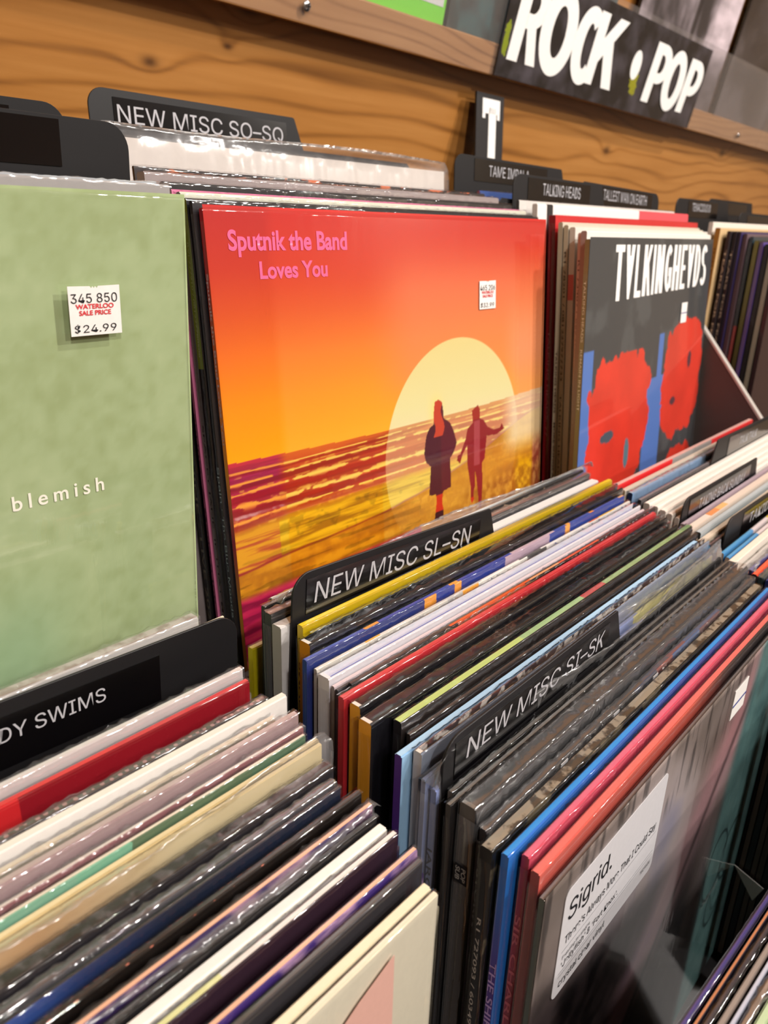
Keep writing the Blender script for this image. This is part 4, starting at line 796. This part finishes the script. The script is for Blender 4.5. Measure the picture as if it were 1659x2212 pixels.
R('lwhite2', (-.0539, -.1044, -.1960), .004, label='clean white record standing highest in the front left stack', top='#e6e0d6', front='#e2ddd8', spine='#bbb', style='right', **L)
R('lcream1', (-.0640, -.1090, -.2000), .004, label='cream record in shrink wrap behind the mauve one', top='#d9cdb6', front='#cdbfa8', spine='#bbb', wrap='c', style='right', **L)
R('lmauve', (-.0559, -.1137, -.2000), .0045, label='mauve grey record in shrink wrap', top='#b9a6a4', front='#a89090', spine='#999', wrap='s', style='right', **L)
R('ldkred', (-.0572, -.1187, -.2040), .003, label='white-edged record with dark red face', top='#e0d8d0', front='#8e4a52', spine='#999', wrap='c', style='right', **L)
R('lteal', (-.0594, -.1222, -.2050), .003, label='record with teal and moss green face strip', top='#e6dcc8', front=bandmat(((0, '#5a6a3e'), (.45, '#54674a'), (.50, '#7eb096'), (.68, '#7ab496'), (.74, '#60785c'), (.9, '#5c7a62')), noise=.05, nscale=60), spine='#999', wrap='s', style='right', **L)
R('lcream2', (-.0560, -.1260, -.2070), .003, label='first of two cream records before the black open box on the left', top='#dfcfa4', front='#cdb98a', spine='#999', style='right', **L)
R('lcream3', (-.0575, -.1296, -.2068), .003, label='second cream record, in a rounded clear sleeve, before the black open box', top='#dccb9e', front=bandmat(((0, '#cdb47c'), (.5, '#d0b07a'), (.62, '#c99a62'), (.78, '#d3c090')), const=False), spine='#999', wrap='p', ext=.006, style='right', **L)
R('lblack', (-.0599, -.1365, -.2120), .007, label='black box record with a tan line inside, open at its right end', top=specklemat('#1b191b', '#4a4648', 200, .5, .62), front='#2b292d', spine='#222', wrap='s', style='right', inner='#cdb49c', **L)
R('lcrump', (-.0640, -.1428, -.2145), .004, label='dark record whose clear wrap is bunched up at the corner', top='#3a3a44', front='#2d2d38', spine='#222', wrap='c', style='right', **L)
R('lnight', (-.0640, -.1466, -.2150), .0025, label='record with night sky blue face fading to black', top='#24262c', front=bandmat(((0, '#7ab8e8'), (.38, '#6fb4ea'), (.52, '#3c62b8'), (.66, '#26345c'), (.75, '#1d2436')), const=False, noise=.05), spine='#222', wrap='g', style='right', **L)
R('ldots2', (-.0573, -.1506, -.2190), .004, label='black record with a row of pink dots in a clear sleeve', top='#1a1618', front=dotmat('#15110f', '#c87a64', 250, .33), spine='#222', wrap='g', style='right', **L)
R('ltan', (-.0600, -.1544, -.2225), .0025, label='brownish clear-sleeved record after the dotted black one', top='#6b5a50', front='#8d7a6c', spine='#222', wrap='p', ext=.003, style='right', **L)
R('lpeach1', (-.0591, -.1582, -.2196), .0034, label='peach-edged record with purple streaks in the middle of the left stack', top='#f0b898', front=specklemat('#3a2a5a', '#c8a0b0', 70, .48, .60, (.5, 1, 1)), spine='#222', wrap='g', style='right', **L)
R('lblack1', (-.0605, -.1617, -.2225), .003, label='black record between the first peach one and the thick white one', top='#3c3c3e', front='#262628', spine='#222', wrap='s', style='right', **L)
R('lwhite3', (-.0612, -.1664, -.2240), .0045, label='thick white record with a thin pink line', top='#eceae4', front=bandmat(((0, '#dfdcd2'), (.975, '#cc6070'), (.981, '#e8e4dc')), 'Z'), spine='#222', style='right', inner='#e8e8e8', **L)
R('lplum', (-.0598, -.1712, -.2250), .004, label='white-topped record with plum purple face, red and lime on its edge', top=bandmat(((0, '#e8e4de'), (.56, '#c8384a'), (.60, '#d9dca0'), (.74, '#e8e2dc'))), front='#35222f', spine='#222', wrap='s', style='right', **L)
R('lpeach2', (-.0578, -.1792, -.2290), .0036, label='peach-edged record with purple streaks nearest the camera, in a rounded sleeve', top='#f2bc9c', front=specklemat('#46307a', '#d0a8c8', 70, .48, .60, (.5, 1, 1)), spine='#222', wrap='g', style='right', **L)
R('lblack2', (-.0597, -.1833, -.2305), .0035, label='charcoal record behind the two front cream records', top='#4a494b', front='#37363a', spine='#222', wrap='g', style='right', **L)
R('lcream4', (-.0645, -.1903, -.2342), .004, label='cream record second from the front of the left stack', top='#e9dfc2', front='#e2d8bc', spine='#ccc', style='right', **L)
def cream_art(r, t):
    prism('printed_shape', [(.291, .150), (.289, .3070), (.272, .3010), (.250, .2900), (.235, .2780), (.228, .255), (.226, .150)][::-1], -t / 2 - .0013, -t / 2 - .0011, mat('#d3a598', .5), r)
R('lcream5', (-.0652, -.1947, -.2340), .0035, label='cream record with pinkish printed shape at the very front of the left stack', top='#efe6cc', front='#e4dcc4', spine='#ccc', style='right', wrap='g', extra=cream_art, **L)

# ---------------------------------------------------------------- front right stack
F1 = dict(lean=3, group=GF1)
R('mred', (.2954, -.0836, -.1892), .005, label='record with red and grey front strip and golden spine', top='#cfa8a0', front=bandmat(((0, '#cc2026'), (.33, '#8e8a88'), (.62, '#d02a2e'))), spine='#8a7040', **F1)
R('mbeige', (.2973, -.0897, -.1920), .004, label='beige record behind the light blue topped one', top='#c9beb0', front='#bfb4a6', spine='#a8926a', stext='7/74', scol='#3a3226', sz=.02, slen=.02, sh=.003, **F1)
R('mlblue', (.2996, -.0947, -.1938), .005, label='light blue topped record with two navy spines look', top='#a8bccc', front=bandmat(((0, '#7d9cc0'), (.5, '#86aad0'), (1, '#9ab0c4')), const=False), spine='#1a2448', wrap='c', stext='TALK TALK   NATURAL HISTORY', scol='#7a86b0', sz=.03, slen=.10, sh=.003, **F1)
R('mgrey', (.2989, -.1026, -.1975), .004, label='dark grey record between light blue and white ones', top='#8a8688', front='#5a5658', spine='#242224', wrap='s', **F1)
for i, (P, t, sp) in enumerate((((.2994, -.1082, -.1992), .005, '#b4aca4'), ((.3030, -.1137, -.2014), .004, '#a8a098'), ((.3040, -.1190, -.2036), .005, '#b8b0a8'), ((.3049, -.1241, -.2055), .004, '#aca49c'), ((.3067, -.1290, -.2080), .0035, '#b0a8a0'))):
    R('mw%d' % i, P, t, label=['thick white record next to the dark grey one', 'second white record of the five beside each other', 'middle white record of the five, tiny spine print', 'fourth white record of the five beside each other', 'white record right behind the card with three words'][i], top='#efe7de', front='#ece4db', spine=sp, stext=(None, None, 'THE 1975', 'THE 1975', None)[i], scol='#4a4440', sz=.03, slen=.05, sh=.002, **F1)
R('mmauve', (.3022, -.1351, -.2100), .0035, label='mauve grey topped record before the dark divider card with three words', top='#b3a0aa', front='#9c8a94', spine='#8a8080', **F1)
R('mbrown', (.3013, -.1402, -.2118), .006, label='cream-topped record with brown spine and a small orange patch', top=bandmat(((0, '#e0cfc2'), (.12, '#d88a50'), (.18, '#e6b070'), (.24, '#dccabc'))), front='#c9b8aa', spine='#5a2018', **F1)
R('mgrey2', (.3048, -.1460, -.2145), .0045, label='pale blue grey topped record with near black spine', top='#b4bcc0', front='#a0a8ac', spine='#2a2a2c', **F1)
R('mgold', (.2969, -.1512, -.2178), .005, label='cream-topped record with short gold spine', top='#d9cbb8', front='#b8aa98', spine='#b48a4a', **F1)
R('mdkm', (.2988, -.1566, -.2200), .0035, label='dark mauve record right behind the grey black divider card', top='#6a5658', front='#33282a', spine='#30282a', wrap='s', **F1)
for k, P, y in (('mlb1', (.2988, -.1662, -.2238), 'first'), ('mlb2', (.2973, -.1707, -.2255), 'second')):
    R(k, P, .004, label=y + ' light blue topped record with white and yellow further along', top=bandmat(((0, '#5aa6d8'), (.20, '#e8dcdc'), (.32, '#e6d02a'), (.8, '#e0c820'))), front=bandmat(((0, '#4a96cc'), (.20, '#d8cccc'), (.32, '#cfb81a'))), spine='#a89884', wrap='g', **F1)
R('mcream', (.2900, -.1760, -.2248), .0055, label='creamy white topped record with grey beige spine', top='#ece2d2', front='#e4dace', spine='#a89c94', **F1)
R('mwp', (.2965, -.1812, -.2300), .003, label='whitish record in a loose clear sleeve next to the purple one', top='#d4d0cc', front='#b8b4b0', spine='#9a9694', wrap='p', ext=.005, **F1)
R('mpur', (.3000, -.1858, -.2315), .004, label='purple blue topped record in the right stack', top='#4c54a0', front='#40407c', spine='#2c2c50', wrap='s', **F1)
R('mora', (.2942, -.1905, -.2318), .004, label='record with an orange red edge next to the purple one', top='#e8603c', front='#d8482c', spine='#2a1618', **F1)
R('mteal', (.2923, -.1950, -.2325), .004, label='dark teal speckled record in shrink wrap', top=specklemat('#2a4444', '#7a9a90', 90, .5, .6), front='#1a2a2c', spine='#202a2c', wrap='c', **F1)
R('mnavy', (.2930, -.2006, -.2335), .006, label='thick navy blue record after the teal one', top='#2a3f96', front='#24347c', spine='#1a2458', wrap='g', **F1)
y = -.2050
for i, (t, sp, tx, lb) in enumerate(((.0045, '#161416', None, 'plain black spine beside the thick navy record'), (.0040, '#6a605c', None, 'brownish grey spine seen past the clear wrapped album'), (.0040, '#7e7268', 'Day Elder  Toro', 'brownish spine with sideways handwriting-like words'), (.0030, '#1c1a1a', None, 'thin black spine right after the handwritten-looking one'),
        (.0036, '#74675c', None, 'warm grey spine between two black ones, right stack'), (.0040, '#181618', None, 'black spine before a row of brown ones, right stack'), (.0036, '#5d4f45', None, 'first brown spine of the row at the right frame edge'), (.0040, '#4e443c', None, 'darker brown spine of the row at the right frame edge'), (.0050, '#1a1819', None, 'wide black spine at the right frame edge'),
        (.0040, '#5a4c40', None, 'brown spine hidden behind the nearest stack'), (.0050, '#242022', None, 'charcoal spine at the lower right frame edge'), (.0050, '#3c342f', None, 'dark umber spine at the lower right frame edge'))):
    y -= t / 2
    R('me%d' % i, (.2975, y, -.2165 + .42 * (y + .15)), t, label=lb, top='#8a8480', front='#3a3634', spine=sp, stext=tx, scol='#1a1614', sz=.05, slen=.10, sh=.0022, **F1)
    y -= t / 2 + .0005

# ---------------------------------------------------------------- nearest stack, lower right
N3 = dict(lean=3, yaw=-3.6, group=G3)
y = -.2700
for key, t, top, fr, lb, kw in (('nnavy', .0030, '#38347a', '#211f4a', 'navy purple record at the back of the nearest stack', dict(wrap='g')), ('norange', .0009, '#b0714a', '#2a2430', 'very thin record with orange edge line', {}), ('nblack', .0028, '#33313a', '#17161c', 'black record after the orange line in the nearest stack', dict(wrap='s')),
        ('ntan', .0022, '#8e827a', '#7a6e68', 'grey tan record in the nearest stack', {}), ('nlb', .0016, '#b4b8c8', '#9ca0b0', 'thin pale blue grey record in the nearest stack', {}), ('nbrown', .0026, specklemat('#a08a78', '#7a6656', 60), '#8a7462', 'mottled brown record in wrap in the nearest stack', dict(wrap='c')),
        ('ngreen', .0034, '#b4c8a0', '#a0b48c', 'pale green record in the nearest stack', {}), ('nyellow', .0050, '#ead878', '#dcc860', 'pale yellow record with reddish edge lettering', dict(wrap='s', extra=lambda r, t: text('PRODUCED AND ENGINEERED BY AN EVERLASTING RECORDING', r, mat('#a86a5a', .5), (.02, -t / 2 + .0006, .3139), w=.20, h=.0026, dirs=((1, 0, 0), (0, 1, 0))))),
        ('nblk2', .0040, '#1f1d1f', '#161416', 'glossy black record with a cream edge line', dict(wrap='s', style='open', inner='#2a2828', edge='#d8cca8')), ('nblk3', .0036, '#2a2a2c', '#333236', 'second glossy black record of the nearest stack', dict(wrap='g')), ('nlilac', .0040, specklemat('#8e88a8', '#b0aac4', 50), '#8a84a0', 'lilac grey record at the lower right corner', dict(wrap='g')), ('ndark', .004, '#2a2830', '#2a2830', 'dark front record of the nearest stack', dict(wrap='s'))):
    y -= t / 2
    R(key, (-.0345, y, -.2165 + .42 * (y + .15)), t, label=lb, top=top, front=fr, spine='#2a2a2a', **kw, **N3)
    y -= t / 2 + .0006
